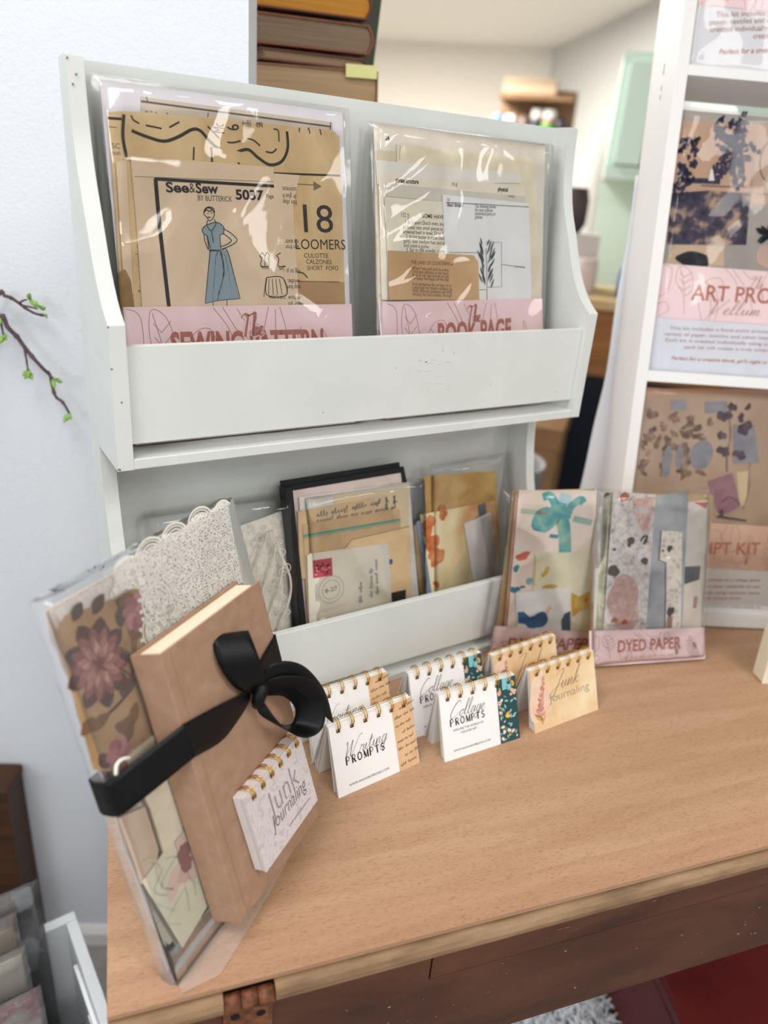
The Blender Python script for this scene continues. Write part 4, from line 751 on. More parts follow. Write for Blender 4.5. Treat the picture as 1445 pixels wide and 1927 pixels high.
# notepad lying on the kraft cover
pad = thing('spiral_notepad', 'lilac mottled notepad with gold rings lying on the kraft book cover', 'notepad', FB @ Matrix.Translation((.0832, .0420, .0303)) @ Matrix.Rotation(math.radians(1.5), 4, 'Z'), 'mini spiral flip books')
PW, PH, PT = .0830, .0700, .0120
def d_(mb, w):
    L1 = flat('#9c8c93', .6); text(mb, 'Junk', (.27 * PW, .47 * PH), (.80 * PW, .47 * PH), .0215, L1, w, bold=-.010)
    text(mb, 'Journaling', (.24 * PW, .31 * PH), (.88 * PW, .31 * PH), .0125, flat('#4d474c', .6), w + .0001, -.014, .2)
    text(mb, 'www.ahouseofbooks.com', (.47 * PW, .14 * PH), (.88 * PW, .14 * PH), .0022, flat('#4d474c', .6), w)
mb = MB(); LILAC = mottled([(.35, '#d0c6c6'), (.5, '#dcd4d4'), (.62, '#c9bdbd')], 190, .6, 3); mb.prism([(0, 0), (PW, 0), (PW, PH), (0, PH)], PT - .0006, PT, LILAC); d_(mb, PT + .00015)
for i in range(6): x = PW * (.12 + .78 * i / 5); mb.rect(x - .0020, PH - .0072, x + .0020, PH - .0040, PT + .0003, HOLE)
mb.build('cover', pad)
mb = MB(); rn = random.Random(6)
for i in range(16): mb.box((rn.uniform(0, .0007), rn.uniform(0, .0008), .0004 + i * .00068), (PW, PH, .0004 + i * .00068 + .0004), flat('#f0eae8' if i % 3 else '#d9c9c8', .7))
mb.build('pages', pad)
for i in range(6):
    x = PW * (.12 + .78 * i / 5); mb = MB()
    for dx in (-.0013, .0013): mb.tube([(x + dx, PH - .0035 + .0062 * math.cos(a * PI / 9), PT / 2 + .0008 + .0074 * math.sin(a * PI / 9)) for a in range(18)], .00055, BRASS, 6, True)
    mb.build('ring', pad)
# ribbon
SATIN, nt_, b_ = base('black_satin'); b_.inputs['Base Color'].default_value = (.004, .004, .005, 1); b_.inputs['Roughness'].default_value = .42; b_.inputs['Specular IOR Level'].default_value = .22
rib = thing('black_ribbon', 'black satin ribbon tied in a bow around the bag and the kraft book', 'ribbon', FB)
def strip(name, C, Wd, k=8, th=.0005):
    """C centre points, Wd half-width vectors"""
    A = catmull(C, k); B_ = catmull(Wd, k); n = len(A); mb = MB()
    def fn(a, b):
        i = int(round(b * (n - 1))); s_ = (a - .5) * 2; p = A[i]; w = B_[i]; return (p[0] + w[0] * s_, p[1] + w[1] * s_, p[2] + w[2] * s_)
    mb.grid(6, n - 1, fn, SATIN); return solid(mb.build(name, rib), th)
kx, ky, kn = .1285, .1760, .0365
strip('band', [(.0055, .1665, -.0150), (.0036, .1668, -.008), (.0042, .1690, .0066), (.020, .1735, .0165), (.0545, .1805, .0312), (.0575, .1805, .0318), (.085, .1745, .0325), (.110, .1740, .0340), (kx - .004, ky, kn)],
      [(0, .0135, 0), (0, .0135, 0), (0, .0137, 0), (0, .0140, 0), (-.001, .0140, 0), (-.001, .0142, 0), (-.002, .0150, .001), (-.003, .0110, .003), (-.001, .0050, .002)], 6)
strip('band', [(kx + .004, ky, kn), (.150, .1795, .0335), (.1770, .1855, .0310), (.1782, .1855, .0290), (.1790, .1830, .0140), (.2075, .1700, .0060), (.2080, .1700, -.006), (.2075, .1690, -.0145)],
      [(-.001, .0050, .001), (0, .0120, 0), (0, .0138, 0), (0, .0138, 0), (0, .0136, 0), (0, .0136, 0), (0, .0136, 0), (0, .0136, 0)], 6)
strip('band', [(.0055, .1665, -.0148), (.10, .1665, -.0150), (.2075, .1690, -.0147)], [(0, .0135, 0)] * 3, 6)
LP = lambda a, b, c=0.0: (kx - .7 * b + .7 * c, ky + a, kn + .004 + .7 * b + .7 * c)
q_ = .7071
strip('loop', [LP(0, 0), LP(.014, .009, -.004), LP(.036, .014, -.008), LP(.052, .007, -.009), LP(.053, -.005, -.009), LP(.036, -.009, -.007), LP(.014, -.005, -.003), LP(0, 0)],
      [(.003, 0, .003), (.0085, -.001, .0085), (.0105, -.002, .0105), (.0105, -.003, .0100), (.0105, -.003, .0100), (.0100, -.002, .0100), (.0070, 0, .0070), (.003, 0, .003)], 7)
strip('loop', [(kx, ky, kn), (kx + .012, ky - .001, kn + .012), (kx + .028, ky - .012, kn + .021), (kx + .037, ky - .032, kn + .023), (kx + .028, ky - .048, kn + .021), (kx + .010, ky - .040, kn + .017), (kx - .002, ky - .022, kn + .011), (kx, ky, kn)],
      [(.001, .004, .002), (.002, .008, .006), (.005, .006, .0105), (.007, .002, .0110), (.005, -.004, .0115), (.003, -.008, .0100), (.002, -.005, .007), (.001, .004, .002)], 7)
strip('tail', [(kx, ky, kn), (kx + .012, ky + .010, kn + .012), (kx + .030, ky - .002, kn + .022), (kx + .048, ky - .034, kn + .025), (kx + .061, ky - .066, kn + .024)],
      [(.002, .004, 0), (.003, .008, .002), (.006, .007, .003), (.007, .004, .002), (.0006, .0004, 0)], 7)
mb = MB(); mb.tube(catmull([(kx - .002, ky - .010, kn + .002), (kx - .004, ky - .003, kn + .007), (kx + .001, ky + .004, kn + .0085), (kx + .004, ky + .010, kn + .003)], 5), [.0042] * 3 + [.0054] * 10 + [.0042] * 3, SATIN, 12); mb.build('knot', rib)
# ================================================================ DYED PAPER KITS
KRAFTB = paper('#b3966a', .06)
TEAL = mottled([(.3, '#3f8f9a'), (.5, '#6fb0ae'), (.75, '#b5cdb0')], 45, .75, 4, dist=.6)
SPECK = mottled([(.32, '#8a847f'), (.40, '#b8b2ad'), (.55, '#cfc9c5'), (.68, '#dad4cf'), (.74, '#c4aaa1')], 120, .75, 5)
BLUSH = mottled([(.3, '#e6d2be'), (.55, '#f0dfd4'), (.75, '#f3e6dc')], 18, .75)
dye1 = thing('dyed_paper_kit', 'dyed paper kit with blue-green splashes standing left of the grey dyed paper kit', 'craft kit', FR((0.4474,-0.0170,0.0000),(0.95550,-0.29498,0.00000),(0.03402,0.11021,0.99333)), 'dyed paper kits on the desk')
ZB = -.0055
sheet(dye1, 'kraft_backing', [(.004, ZB + .006), (.128, ZB + .006), (0.1187,0.2206), (0.0083,0.2234)], -.010, KRAFTB)
sheet(dye1, 'coloured_edge', [(0.0109,0.2248),(0.1171,0.2247),(0.1382,0.0185),(0.0133,0.0311)], -.006, mottled([(.3, '#5a86b0'), (.5, '#d9c070'), (.7, '#c96a4c')], 30, .75))
sheet(dye1, 'coral_sheet', [(0.0094,0.2230),(0.0266,0.2247),(0.0346,0.0275),(0.0128,0.0317)], -.003, mottled([(.35, '#cf7f68'), (.6, '#e0b8a4')], 30, .75))
def d_(mb, w):
    mb.blob((0.0488,0.1879), .0150, .0180, w, TEAL, 0, .15, 3); mb.stroke(catmull([(0.0531,0.1811),(0.0680,0.1916),(0.0761,0.1825),(0.0811,0.1620),(0.0841,0.1391)], 6), .0085, w + .0001, TEAL)
    for i, P in enumerate(([(0.0656,0.1917),(0.0611,0.2094),(0.0530,0.2195),(0.0441,0.2175)], [(0.0752,0.1892),(0.0718,0.2069),(0.0738,0.2178)], [(0.0799,0.1890),(0.0837,0.2044),(0.0954,0.2128),(0.1007,0.2083)], [(0.0576,0.2008),(0.0663,0.2049),(0.0701,0.2114)])): mb.stroke(catmull(P, 6), [.006] * 4 + [.0055] * 30, w + .0002 + i * 2e-5, TEAL) if 0 else mb.stroke(catmull(P, 6), .0052, w + .0002 + i * 2e-5, TEAL)
    mb.stroke([(0.0166,0.2010),(0.0512,0.1966)], .003, w, flat('#b9c6b4', .75)); mb.stroke([(0.0893,0.1887),(0.1163,0.1821)], .004, w, flat('#9dbab0', .75)); mb.stroke([(0.0594,0.1670),(0.0713,0.1652)], .0025, w, flat('#5a8f96', .75)); mb.stroke([(0.0669,0.2180),(0.0814,0.2132)], .006, w + .0004, flat('#b9d6da', .75))
    mb.blob((0.0259,0.1415), .0085, .0062, w, flat('#cf6a55', .75), .3, .3, 8); mb.blob((0.0185,0.1254), .004, .005, w, flat('#3f8292', .75), 0, .2, 2); mb.blob((0.0386,0.1070), .005, .005, w, flat('#8fb0b4', .75)); mb.blob((0.0199,0.0965), .006, .005, w, flat('#33758f', .75), 0, .4, 4); mb.blob((0.0301,0.0994), .004, .002, w, flat('#4c7f84', .75))
sheet(dye1, 'dyed_sheet', [(0.0115,0.2276),(0.1168,0.2243),(0.1370,0.0206),(0.0151,0.0306)], 0, BLUSH, d_, label='blush sheet with a blue-green ink splash')
def d_(mb, w):
    Y = mottled([(.3, '#b98a2a'), (.6, '#d9b75c'), (.8, '#e8d9a4')], 40, .75)
    mb.stroke(catmull([(0.0622,0.1253),(0.0596,0.1174),(0.0543,0.1130)], 5), .003, w, Y); mb.blob((0.0679,0.0982), .010, .003, w, Y, 0, .2, 3); mb.face([(0.0992,0.0880),(0.1111,0.0813),(0.1262,0.0875),(0.1284,0.0632),(0.1141,0.0593),(0.1055,0.0502)], w, Y); mb.blob((0.1227,0.0757), .002, .003, w + .0001, flat('#c96a3a', .75))
    mb.stroke([(0.0427,0.1423),(0.0453,0.0996)], .0015, w, flat('#d8c27c', .75))
sheet(dye1, 'cream_sheet', [(0.0407,0.1455),(0.1219,0.1423),(0.1350,0.0213),(0.0514,0.0281)], .0008, paper('#e6dfc4', .03), d_)
def d_(mb, w):
    BL = mottled([(.3, '#1f4f7c'), (.6, '#2f6698'), (.85, '#4d7f9c')], 40, .75)
    mb.blob((0.0596,0.0524), .0105, .0118, w, BL, 0, .08, 3); mb.face([(0.0263,0.0656),(0.0350,0.0655),(0.0442,0.0572),(0.0581,0.0609),(0.0580,0.0417),(0.0461,0.0402),(0.0381,0.0480),(0.0284,0.0500)], w + .0001, BL); mb.face([(0.0897,0.0490),(0.0933,0.0589),(0.1015,0.0622),(0.1063,0.0256),(0.0934,0.0267)], w, flat('#33536b', .75)); mb.blob((0.0691,0.0654), .004, .006, w - .00005, flat('#eac3ae', .75), 0, .3, 2)
    mb.face([(0.0291,0.0391),(0.0461,0.0402),(0.0577,0.0332),(0.0755,0.0367),(0.0912,0.0281),(0.0917,0.0243),(0.0302,0.0293)], w + .0002, flat('#efece6', .75))
sheet(dye1, 'white_sheet', [(0.0204,0.0933),(0.0957,0.0949),(0.1058,0.0241),(0.0293,0.0303)], .0016, paper('#e9e8e4', .015), d_, label='white sheet with dark blue blots')
def lab(th, P, w, a, b, h, seed, words='DYED PAPER'):
    def d_(mb, w):
        line_art(mb, P[0][0], P[0][1] + .004, P[1][0], P[2][1] - .002, w, PINKLINE, seed=seed); text(mb, words, a, b, h, ROSE, w + .0001, bold=.02)
        scribble(mb, (a[0] + .008, a[1] - .009), (b[0] - .012, b[1] - .009), .003, flat('#c79a92', .6), w, 3, .0002)
    sheet(th, 'label_card', P, w, PINK, d_, .0004)
lab(dye1, [(-.0095, ZB + .0035), (.1385, ZB + .0035), (0.1328,0.0294), (-0.0043,0.0491)], .003, (0.0167,0.0138), (0.1347,0.0035), .0165, 4)
film_bag(dye1, -.010, ZB + .003, .1395, .2275, .006, .003, 41.0, amp=1.7, nu=30, nv=44)
dye2 = thing('dyed_paper_kit', 'dyed paper kit with grey speckled sheets standing before the leaning white rack', 'craft kit', FR((0.5514,-0.0891,0.0000),(0.94547,-0.32570,0.00000),(0.10107,0.29339,0.95063)), 'dyed paper kits on the desk')
sheet(dye2, 'kraft_backing', [(.002, .002), (.163, .002), (0.1732,0.2220), (0.0152,0.2282)], -.008, KRAFTB)
sheet(dye2, 'grey_printed_sheet', [(0.1182,0.2122),(0.1663,0.2168),(0.1633,0.0316),(0.1278,0.0336)], -.004, mottled([(.3, '#bdb5ae'), (.7, '#d6cfc8')], 40, .75), lambda mb, w: (mb.face([(0.1407,0.2134),(0.1634,0.2130),(0.1588,0.2053)], w, flat('#b9574a', .75)), mb.face([(0.1303,0.1283),(0.1561,0.1286),(0.1554,0.1104),(0.1443,0.1039),(0.1325,0.0976)], w, mottled([(.3, '#2c2c2e'), (.7, '#4a494a')], 50, .75)), mb.face([(0.1328,0.1044),(0.1567,0.1103),(0.1633,0.0316),(0.1303,0.0335)], w + .00005, paper('#ddd2c4', .03)), mb.stroke([(0.1516,0.0876),(0.1499,0.0716)], .003, w + .0001, flat('#b5837a', .75))))
sheet(dye2, 'sage_strip', [(0.0091,0.2274),(0.0210,0.2272),(0.0239,0.0398),(0.0058,0.0408),(0.0104,0.1949)], -.003, mottled([(.3, '#7b7d6d'), (.6, '#c9c8a4'), (.8, '#e0d9c2')], 60, .75), lambda mb, w: mb.blob((0.0152,0.2240), .004, .004, w, flat('#26241f', .75), 0, .3, 3))
sheet(dye2, 'white_strip', [(0.0019,0.2080),(0.0101,0.2090),(0.0138,0.0403),(0.0032,0.0409)], -.0036, paper('#dfd9d0', .03))
sheet(dye2, 'black_strip', [(0.0192,0.1861),(0.0233,0.1904),(0.0212,0.0401),(0.0171,0.0404)], -.0026, flat('#23211f', .75))
def d_(mb, w):
    rn = random.Random(12); DK = flat('#4f4b46', .75)
    mb.blob((0.0377,0.2225), .0062, .0062, w, flat('#a8614c', .75), .3, .25, 3); mb.face([(0.0481,0.2195),(0.0806,0.2223),(0.0735,0.1676),(0.0580,0.1878)], w - .00008, mottled([(.35, '#c0948a'), (.5, '#c9aca3'), (.65, '#c6bfba')], 90, .75, 5))
    mb.blob((0.0433,0.0844), .024, .036, w - .00008, mottled([(.35, '#b08d86'), (.55, '#bb9b93'), (.7, '#c3b5b0')], 90, .75, 5), 0, .2, 5)
    for q, r in (((0.0687,0.1666), .0058), ((0.0498,0.1660), .005), ((0.0265,0.1272), .008), ((0.0705,0.1385), .005), ((0.0266,0.1549), .0022), ((0.0472,0.1606), .003)): mb.blob(q, r, r, w + .0001, DK, r * 900, .2, int(r * 1e5))
    for q in ((0.0305,0.0627), (0.0449,0.0592)): mb.blob(q, .004, .004, w + .0001, flat('#a05f42', .75), 0, .3, 3)
    for i in range(70):
        a, b = (0.0229,0.0519), (0.0761,0.2158); mb.blob((a[0] + (b[0] - a[0]) * rn.random(), a[1] + (b[1] - a[1]) * rn.random()), .0007, .0007, w + .00015, flat(rn.choice(['#6e6863', '#9a5f4d', '#57534e']), .75), n=6)
sheet(dye2, 'speckled_sheet', [(0.0215,0.2300),(0.0825,0.2245),(0.0761,0.0377),(0.0150,0.0411)], 0, SPECK, d_, label='grey and rust speckled dyed sheet')
GREYS = mottled([(.3, '#7a7b7d'), (.5, '#9fa0a2'), (.75, '#bdbdbf')], 16, .75, 3)
sheet(dye2, 'grey_sheet', [(0.0819,0.2226),(0.1314,0.2290),(0.1315,0.0340),(0.0761,0.0371)], -.002, GREYS)
def d_(mb, w):
    for q, r in (((0.1055,0.1540), .0042), ((0.0958,0.1512), .0018), ((0.1111,0.0701), .006)): mb.blob(q, r, r, w, flat('#45423e', .75), 1, .25, 3)
    mb.stroke([(0.1107,0.0633),(0.1103,0.0383)], .004, w, flat('#8c6f64', .75))
sheet(dye2, 'cream_speckled_sheet', [(0.0932,0.1778),(0.1230,0.1758),(0.1284,0.0350),(0.1061,0.0362),(0.1020,0.1358),(0.0919,0.1395)], .0008, mottled([(.36, '#b9afa4'), (.45, '#ddd3c7'), (.7, '#e3dacf')], 150, .75, 4), d_)
lab(dye2, [(-.0035, .0035), (.1655, .0035), (0.1617,0.0463), (-0.0062,0.0509)], .003, (0.0351,0.0206), (0.1275,0.0206), .0150, 6)
film_bag(dye2, -.003, .003, .1665, .2325, .006, .003, 51.0, amp=1.8, nu=34, nv=44)
# ================================================================ WHITE LEANING RACK
FRK = FR((0.6530,-0.0160,0.0000),(0.87211,-0.48931,0.00000),(0.10575,0.18848,0.97637))
rack = thing('display_rack', 'tall white leaning display rack of three open tiers at the right', 'rack', FRK)
RW, RT, RDp = .290, .0153, .0854
RPAINT = flat('#ecebea', .5)
for u in (0, RW - RT):
    mb = MB(); mb.prism([(0, 0.0), (0, 1.02), (-RDp, 1.02), (-RDp, .0190)], u, u + RT, RPAINT, M=Matrix(((0, 0, 1, 0), (0, 1, 0, 0), (1, 0, 0, 0), (0, 0, 0, 1)))); bevel(mb.build('side_panel', rack), .0008)
mb = MB()
for z in (.716, .735, .742, .705, .353, .345, .338, .362): mb.box((-.0004, z, -.042), (.0004, z + .006, -.041), flat('#8a8782', .7) if z > .7 else flat('#fbfaf8', .4))
mb.build('staples', rack)
for b_, lt in ((.722, .7345), (.3441, .3586), (.0, .0195)):
    mb = MB(); mb.box((RT, max(b_, .0190), -RDp), (RW - RT, max(b_, .0190) + .008, -.0105), RPAINT); mb.build('shelf_board', rack)
    mb = MB(); mb.box((RT, max(b_, .0024), -.010), (RW - RT, lt, 0.0), RPAINT); bevel(mb.build('lip', rack), .0006)
mb = MB(); mb.box((RT, .992, -RDp), (RW - RT, 1.0, -.0005), RPAINT); mb.build('top_board', rack)
KW0, KW1 = RT + .003, RW - RT - .004
def rack_kit(label, vb, vt, w, deco_fn, lines_fn, band, white, seed, bandm=PINK):
    k = thing('art_prompt_kit', label, 'craft kit', FRK @ Matrix.Translation((0, 0, w)), 'art prompt kits on the leaning rack')
    sheet(k, 'print_sheet', [(KW0 + .003, vb), (KW1 - .003, vb), (KW1 - .003, vt - .004), (KW0 + .003, vt - .004)], .001, deco_fn[0], deco_fn[1])
    def d_(mb, w_):
        mb.rect(KW0 + .001, band[0], KW1 - .001, band[1], w_, bandm); rn = random.Random(seed)
        mb.face([(KW0 + .001, band[0] + .0005)] + [(KW0 + .001 + (KW1 - KW0 - .002) * i / 40, band[0] - .0012 * rn.random()) for i in range(41)] + [(KW1 - .001, band[0] + .0005)], w_, bandm)
        line_art(mb, KW0 + .001, band[0], KW1 - .001, band[1], w_ + .0001, PINKLINE, seed=seed); lines_fn(mb, w_ + .0002)
    sheet(k, 'label_card', [(KW0 + .001, vb), (KW1 - .001, vb), (KW1 - .001, band[1]), (KW0 + .001, band[1])], .004, white, d_)
    film_bag(k, KW0, vb, KW1, vt, .0062, .002, seed * 3.7, film('rack_film', 40, .4, gloss=.55), amp=1.0, nu=34, nv=50)
    return k
ROSEI = flat('#b08078', .6)
def lines1(mb, w):
    for s_, a, b in (('This kit includes a', (0.0497,0.7977), (0.1191,0.8059)), ('paper, textiles and other', (0.0425,0.7884), (0.1374,0.7997)), ('created individually using', (0.0445,0.7802), (0.1402,0.7908)), ('create a truly', (0.1010,0.7776), (0.1454,0.7831))): text(mb, s_, a, b, .0060, ROSEI, w, bold=.006)
    text(mb, 'Perfect for a creative block', (0.0598,0.7559), (0.1585,0.7678), .0058, ROSE, w, bold=.015, shear=.25)
bt = (0.0295,0.8098)[1]
rack_kit('art prompt kit on the top rack tier, only its white text card showing', .731, .985, -.0235, (BLUSH, None), lines1, (bt, bt + .06), paper('#e4e4e8', .01), 3)
NAVY = flat('#33304a', .75); TREE = mottled([(.40, '#2c293c'), (.62, '#423d50'), (.75, '#6f6064')], 130, .75, 5)
def deco2(mb, w):
    mb.face([(0.0101,0.6761),(0.1239,0.6801),(0.1346,0.5311),(0.0268,0.5240)], w, mottled([(.3, '#b7937c'), (.7, '#c9a890')], 12, .75)); w += .0002
    mb.face([(0.0268,0.5240),(0.0216,0.5876),(0.0726,0.5950),(0.1297,0.5958),(0.1346,0.5311)], w, mottled([(.36, '#2c2a3e'), (.5, '#4c4656'), (.62, '#b2967f')], 42, .75, 5)); rn = random.Random(3)
    for i in range(230):
        a = rn.random() * 6.28; r = rn.random() ** .5 * (.75 + .35 * math.sin(a * 5 + 1)); c = (0.1002,0.6433); mb.blob((c[0] + .033 * r * math.cos(a), c[1] + .045 * r * math.sin(a)), .0032, .0024, w + i * 2e-6, TREE if i % 2 else NAVY, rn.random() * 3, .5, i, 11)
    for i in range(16):
        c = (0.0856,0.6771); mb.blob((c[0] + rn.uniform(-.018, .02), c[1] + rn.uniform(-.008, .006)), .0045, .003, w + .0002, NAVY, rn.random() * 3, .5, i, 10)
    mb.stroke(catmull([(0.1053,0.6035),(0.1032,0.6294),(0.1006,0.6643),(0.0971,0.6780)], 5), .0016, w + .0004, NAVY)
    for i in range(60):
        c = (0.0361,0.6218); mb.blob((c[0] + rn.uniform(-.013, .014), c[1] + rn.uniform(-.040, .036)), .0034, .003, w + .0003, TREE if i % 3 else NAVY, rn.random() * 3, .5, i, 10)
    mb.stroke([(0.0295,0.6048),(0.0865,0.6068)], .0032, w + .0003, TREE); mb.stroke([(0.0614,0.6001),(0.1238,0.6025)], .0007, w + .0005, flat('#5a5060', .75)); mb.face([(0.0703,0.6068),(0.0715,0.6222),(0.0745,0.6201),(0.0785,0.6074)], w + .0005, flat('#e6e2e0', .7))
    mb.blob((0.0650,0.5071), .024, .010, w + .0004, mottled([(.4, '#1e2226'), (.7, '#33383c')], 80, .75), 0, .15, 5, 30); mb.face([(0.0361,0.5239),(0.1042,0.5284),(0.1085,0.5016),(0.0267,0.4969)], w - .0001, mottled([(.3, '#c0a68c'), (.7, '#cfb79d')], 20, .75))
    mb.face([(0.1252,0.6802),(0.1883,0.6830),(0.2058,0.5871),(0.1325,0.5821)], w, mottled([(.3, '#b79a84'), (.7, '#cbb09c')], 15, .75)); mb.blob((0.1726,0.5186), .022, .016, w + .0001, mottled([(.3, '#d2a493'), (.7, '#b5a89c')], 30, .75), 0, .2, 4)
    c = (0.1545,0.6381); mb.stroke([(c[0] + .019 * math.cos(a * PI / 16), c[1] + .027 * math.sin(a * PI / 16)) for a in range(33)], .0006, w + .0003, NAVY)
    mb.stroke([(0.1369,0.5951),(0.1774,0.5975)], .0003, w + .0003, NAVY); mb.stroke([(0.1469,0.6091),(0.1492,0.5925)], .0003, w + .0003, NAVY)
    for i in range(14): c = (0.1598,0.5460); mb.leaf((c[0] + rn.uniform(-.004, .02), c[1]), .015, .003, PI + rn.uniform(-1, 1), w + .0004, flat('#2b2f33', .75))
def lines2(mb, w):
    text(mb, 'ART PROMPT', (0.0681,0.4554), (0.2323,0.4591), .0195, ROSE, w, bold=.012); script(mb, 'The', (0.1428,0.4750), (0.1654,0.4754), .016, flat('#c08a80', .6), w + .0001, .03); script(mb, 'Vellum Collage', (0.0938,0.4385), (0.2560,0.4430), .019, flat('#b07a72', .6), w + .0001, .03)
    for s_, a, b in (('This kit includes a focal point printed on', (0.0443,0.4148), (0.1988,0.4196)), ('variety of paper, textiles and other materials', (0.0377,0.4066), (0.2027,0.4112)), ('Each kit is created individually using com', (0.0413,0.3988), (0.1946,0.4028)), ('each kit will create a truly unique', (0.0682,0.3911), (0.1912,0.3947))): text(mb, s_, a, b, .0042, ROSEI, w)
    text(mb, "Perfect for a creative block, girl's night or a", (0.0526,0.3753), (0.1940,0.3782), .0042, ROSE, w, bold=.012, shear=.25)
b0_, b1_ = (0.0481,0.4299)[1], (0.0381,0.4991)[1]
k2 = rack_kit('art prompt kit with dark landscape vellum on the middle tier of the leaning rack', .3525, (0.0574,0.6932)[1], -.0235, (mottled([(.3, '#9d9690'), (.7, '#b0a8a0')], 12, .75), deco2), lines2, (b0_, b1_), paper('#dfe1ea', .01), 4)
sheet(k2, 'white_rounded_strip', [(KW0 + .003, (0.0346,0.6847)[1]), (KW0 + .074, (0.0346,0.6847)[1]), (KW0 + .0785, (0.0341,0.6878)[1]), (KW0 + .0785, (0.0329,0.6959)[1]), (KW0 + .074, (0.0324,0.6996)[1]), (KW0 + .003, (0.0324,0.6996)[1])], .0005, flat('#f6faf8', .4))  # rounded white strip along the top of the middle-tier kit
def deco3(mb, w):
    rn = random.Random(6); mb.face([(0.0227,0.3345),(0.2214,0.3448),(0.2228,0.3369),(0.0232,0.3253)], w, flat('#c39a82', .75)); w += .0001
    BR = mottled([(.35, '#5f4c44'), (.55, '#8a7262'), (.7, '#a8917e')], 60, .75, 4); GY = mottled([(.3, '#7f7f86'), (.7, '#93949a')], 40, .75)
    for i in range(52):
        a, b = (0.0302,0.2149), (0.1246,0.3001); mb.blob((a[0] + (b[0] - a[0]) * rn.random(), a[1] + (b[1] - a[1]) * rn.random()), rn.uniform(.004, .008), rn.uniform(.003, .007), w + i * 2e-6, BR, rn.random() * 3, .45, i, 12)
    mb.blob((0.1162,0.2475), .0165, .021, w + .0002, GY, 0, .05, 2); mb.blob((0.0682,0.2347), .007, .022, w + .0002, GY, 0, .15, 5); mb.blob((0.0849,0.2432), .005, .018, w + .0002, GY, 0, .15, 9); mb.face([(0.1551,0.2921),(0.1855,0.2940),(0.2014,0.2413),(0.1640,0.2378)], w + .0002, GY); mb.face([(0.0614,0.3205),(0.0834,0.3219),(0.0853,0.3087),(0.0632,0.3085)], w + .0002, GY); mb.face([(0.1099,0.3212),(0.1411,0.3244),(0.1434,0.3098),(0.1124,0.3055)], w + .0002, GY)
    DP = mottled([(.35, '#463a44'), (.65, '#6b5a62')], 70, .75)
    for q, r in (((0.1406,0.3035), .010), ((0.1499,0.3164), .007), ((0.1724,0.2883), .011), ((0.1411,0.2764), .007), ((0.1471,0.2544), .009), ((0.1709,0.2508), .009), ((0.1726,0.3178), .005), ((0.1649,0.3026), .006)): mb.blob(q, r, r * .8, w + .0003, DP, r * 300, .4, int(r * 1e4), 16)
    mb.stroke(catmull([(0.1465,0.3064),(0.1537,0.2772),(0.1534,0.2473),(0.1570,0.2248)], 5), .0012, w + .0002, BR)
    mb.face([(0.1304,0.2101),(0.1647,0.2253),(0.1844,0.1779),(0.1666,0.1652),(0.1528,0.1663)], w + .0004, mottled([(.3, '#8f6a76'), (.7, '#a58088')], 40, .75)); mb.stroke(catmull([(0.1562,0.1814),(0.1653,0.1896),(0.1777,0.1852),(0.1828,0.1778)], 5), .0009, w + .0005, flat('#6d4f5a', .7)); mb.stroke([(0.1517,0.1605),(0.1968,0.1565)], .0016, w + .0004, DP); mb.stroke([(0.1565,0.1711),(0.1596,0.1597)], .003, w + .0004, DP)
    mb.stroke(catmull([(0.1882,0.2393),(0.1924,0.1989),(0.1888,0.1729)], 5), .0007, w + .0004, BR); mb.face([(0.1711,0.2256),(0.1879,0.2291),(0.1932,0.1784),(0.1828,0.1778)], w + .0001, flat('#cdbb9c', .75))
def lines3(mb, w):
    text(mb, 'ART PROMPT KIT', (0.0354,0.0994), (0.2228,0.1086), .0175, flat('#c07a5c', .6), w, bold=.012); script(mb, 'Collage', (0.1442,0.0907), (0.2045,0.0938), .010, flat('#cf9a86', .6), w + .0001, .03)
    for i, y in enumerate((0, 1, 2, 3)): pass
    for s_, a, b in (('This kit includes a focal point printed on a collage sheet', (0.0615,0.0611), (0.2307,0.0681)), ('variety of paper, textiles and other materials to use', (0.0655,0.0511), (0.2313,0.0585)), ('each kit is created individually using common items', (0.0669,0.0416), (0.2329,0.0488)), ('and will create a truly unique piece', (0.0890,0.0346), (0.2055,0.0396)), ("Perfect for a creative block or a girl's night in", (0.0750,0.0209), (0.2377,0.0267))): text(mb, s_, a, b, .0040, ROSEI, w, bold=.01)
rack_kit('art prompt kit with blurred brown flowers at the foot of the leaning rack', .0275, (0.0807,0.3399)[1], -.0235, (mottled([(.3, '#a8907c'), (.7, '#baa38e')], 12, .75), deco3), lines3, ((0.1981,0.0847)[1], (0.1872,0.1508)[1]), paper('#e6e2e0', .01), 5, mottled([(.3, '#dfb8a4'), (.7, '#e6c4b0')], 12, .5))
# curling paper at the rack's left
mb = MB(); LE = [(-0.0029,0.6233),(-0.0024,0.5460),(-0.0074,0.4534),(-0.0087,0.3534),(-0.0173,0.2752),(-0.0251,0.1861),(-0.0359,0.1249),(-0.0534,0.0613)]
LE = catmull(LE, 4); nL = len(LE)
def fn(a, b):
    x, y = LE[int(round(b * (nL - 1)))]; x1 = .03; X = x + (x1 - x) * a; return (X, y, -.090 - .012 * (1 - a) ** 2 * b)
mb.grid(10, nL - 1, fn, flat('#f3f4fb', .6)); bp = mb.build('paper_sheet', None); bp.matrix_world = FRK; solid(bp, .0008); tag(bp, 'white sheet of paper curling out at the left of the leaning rack', 'paper')
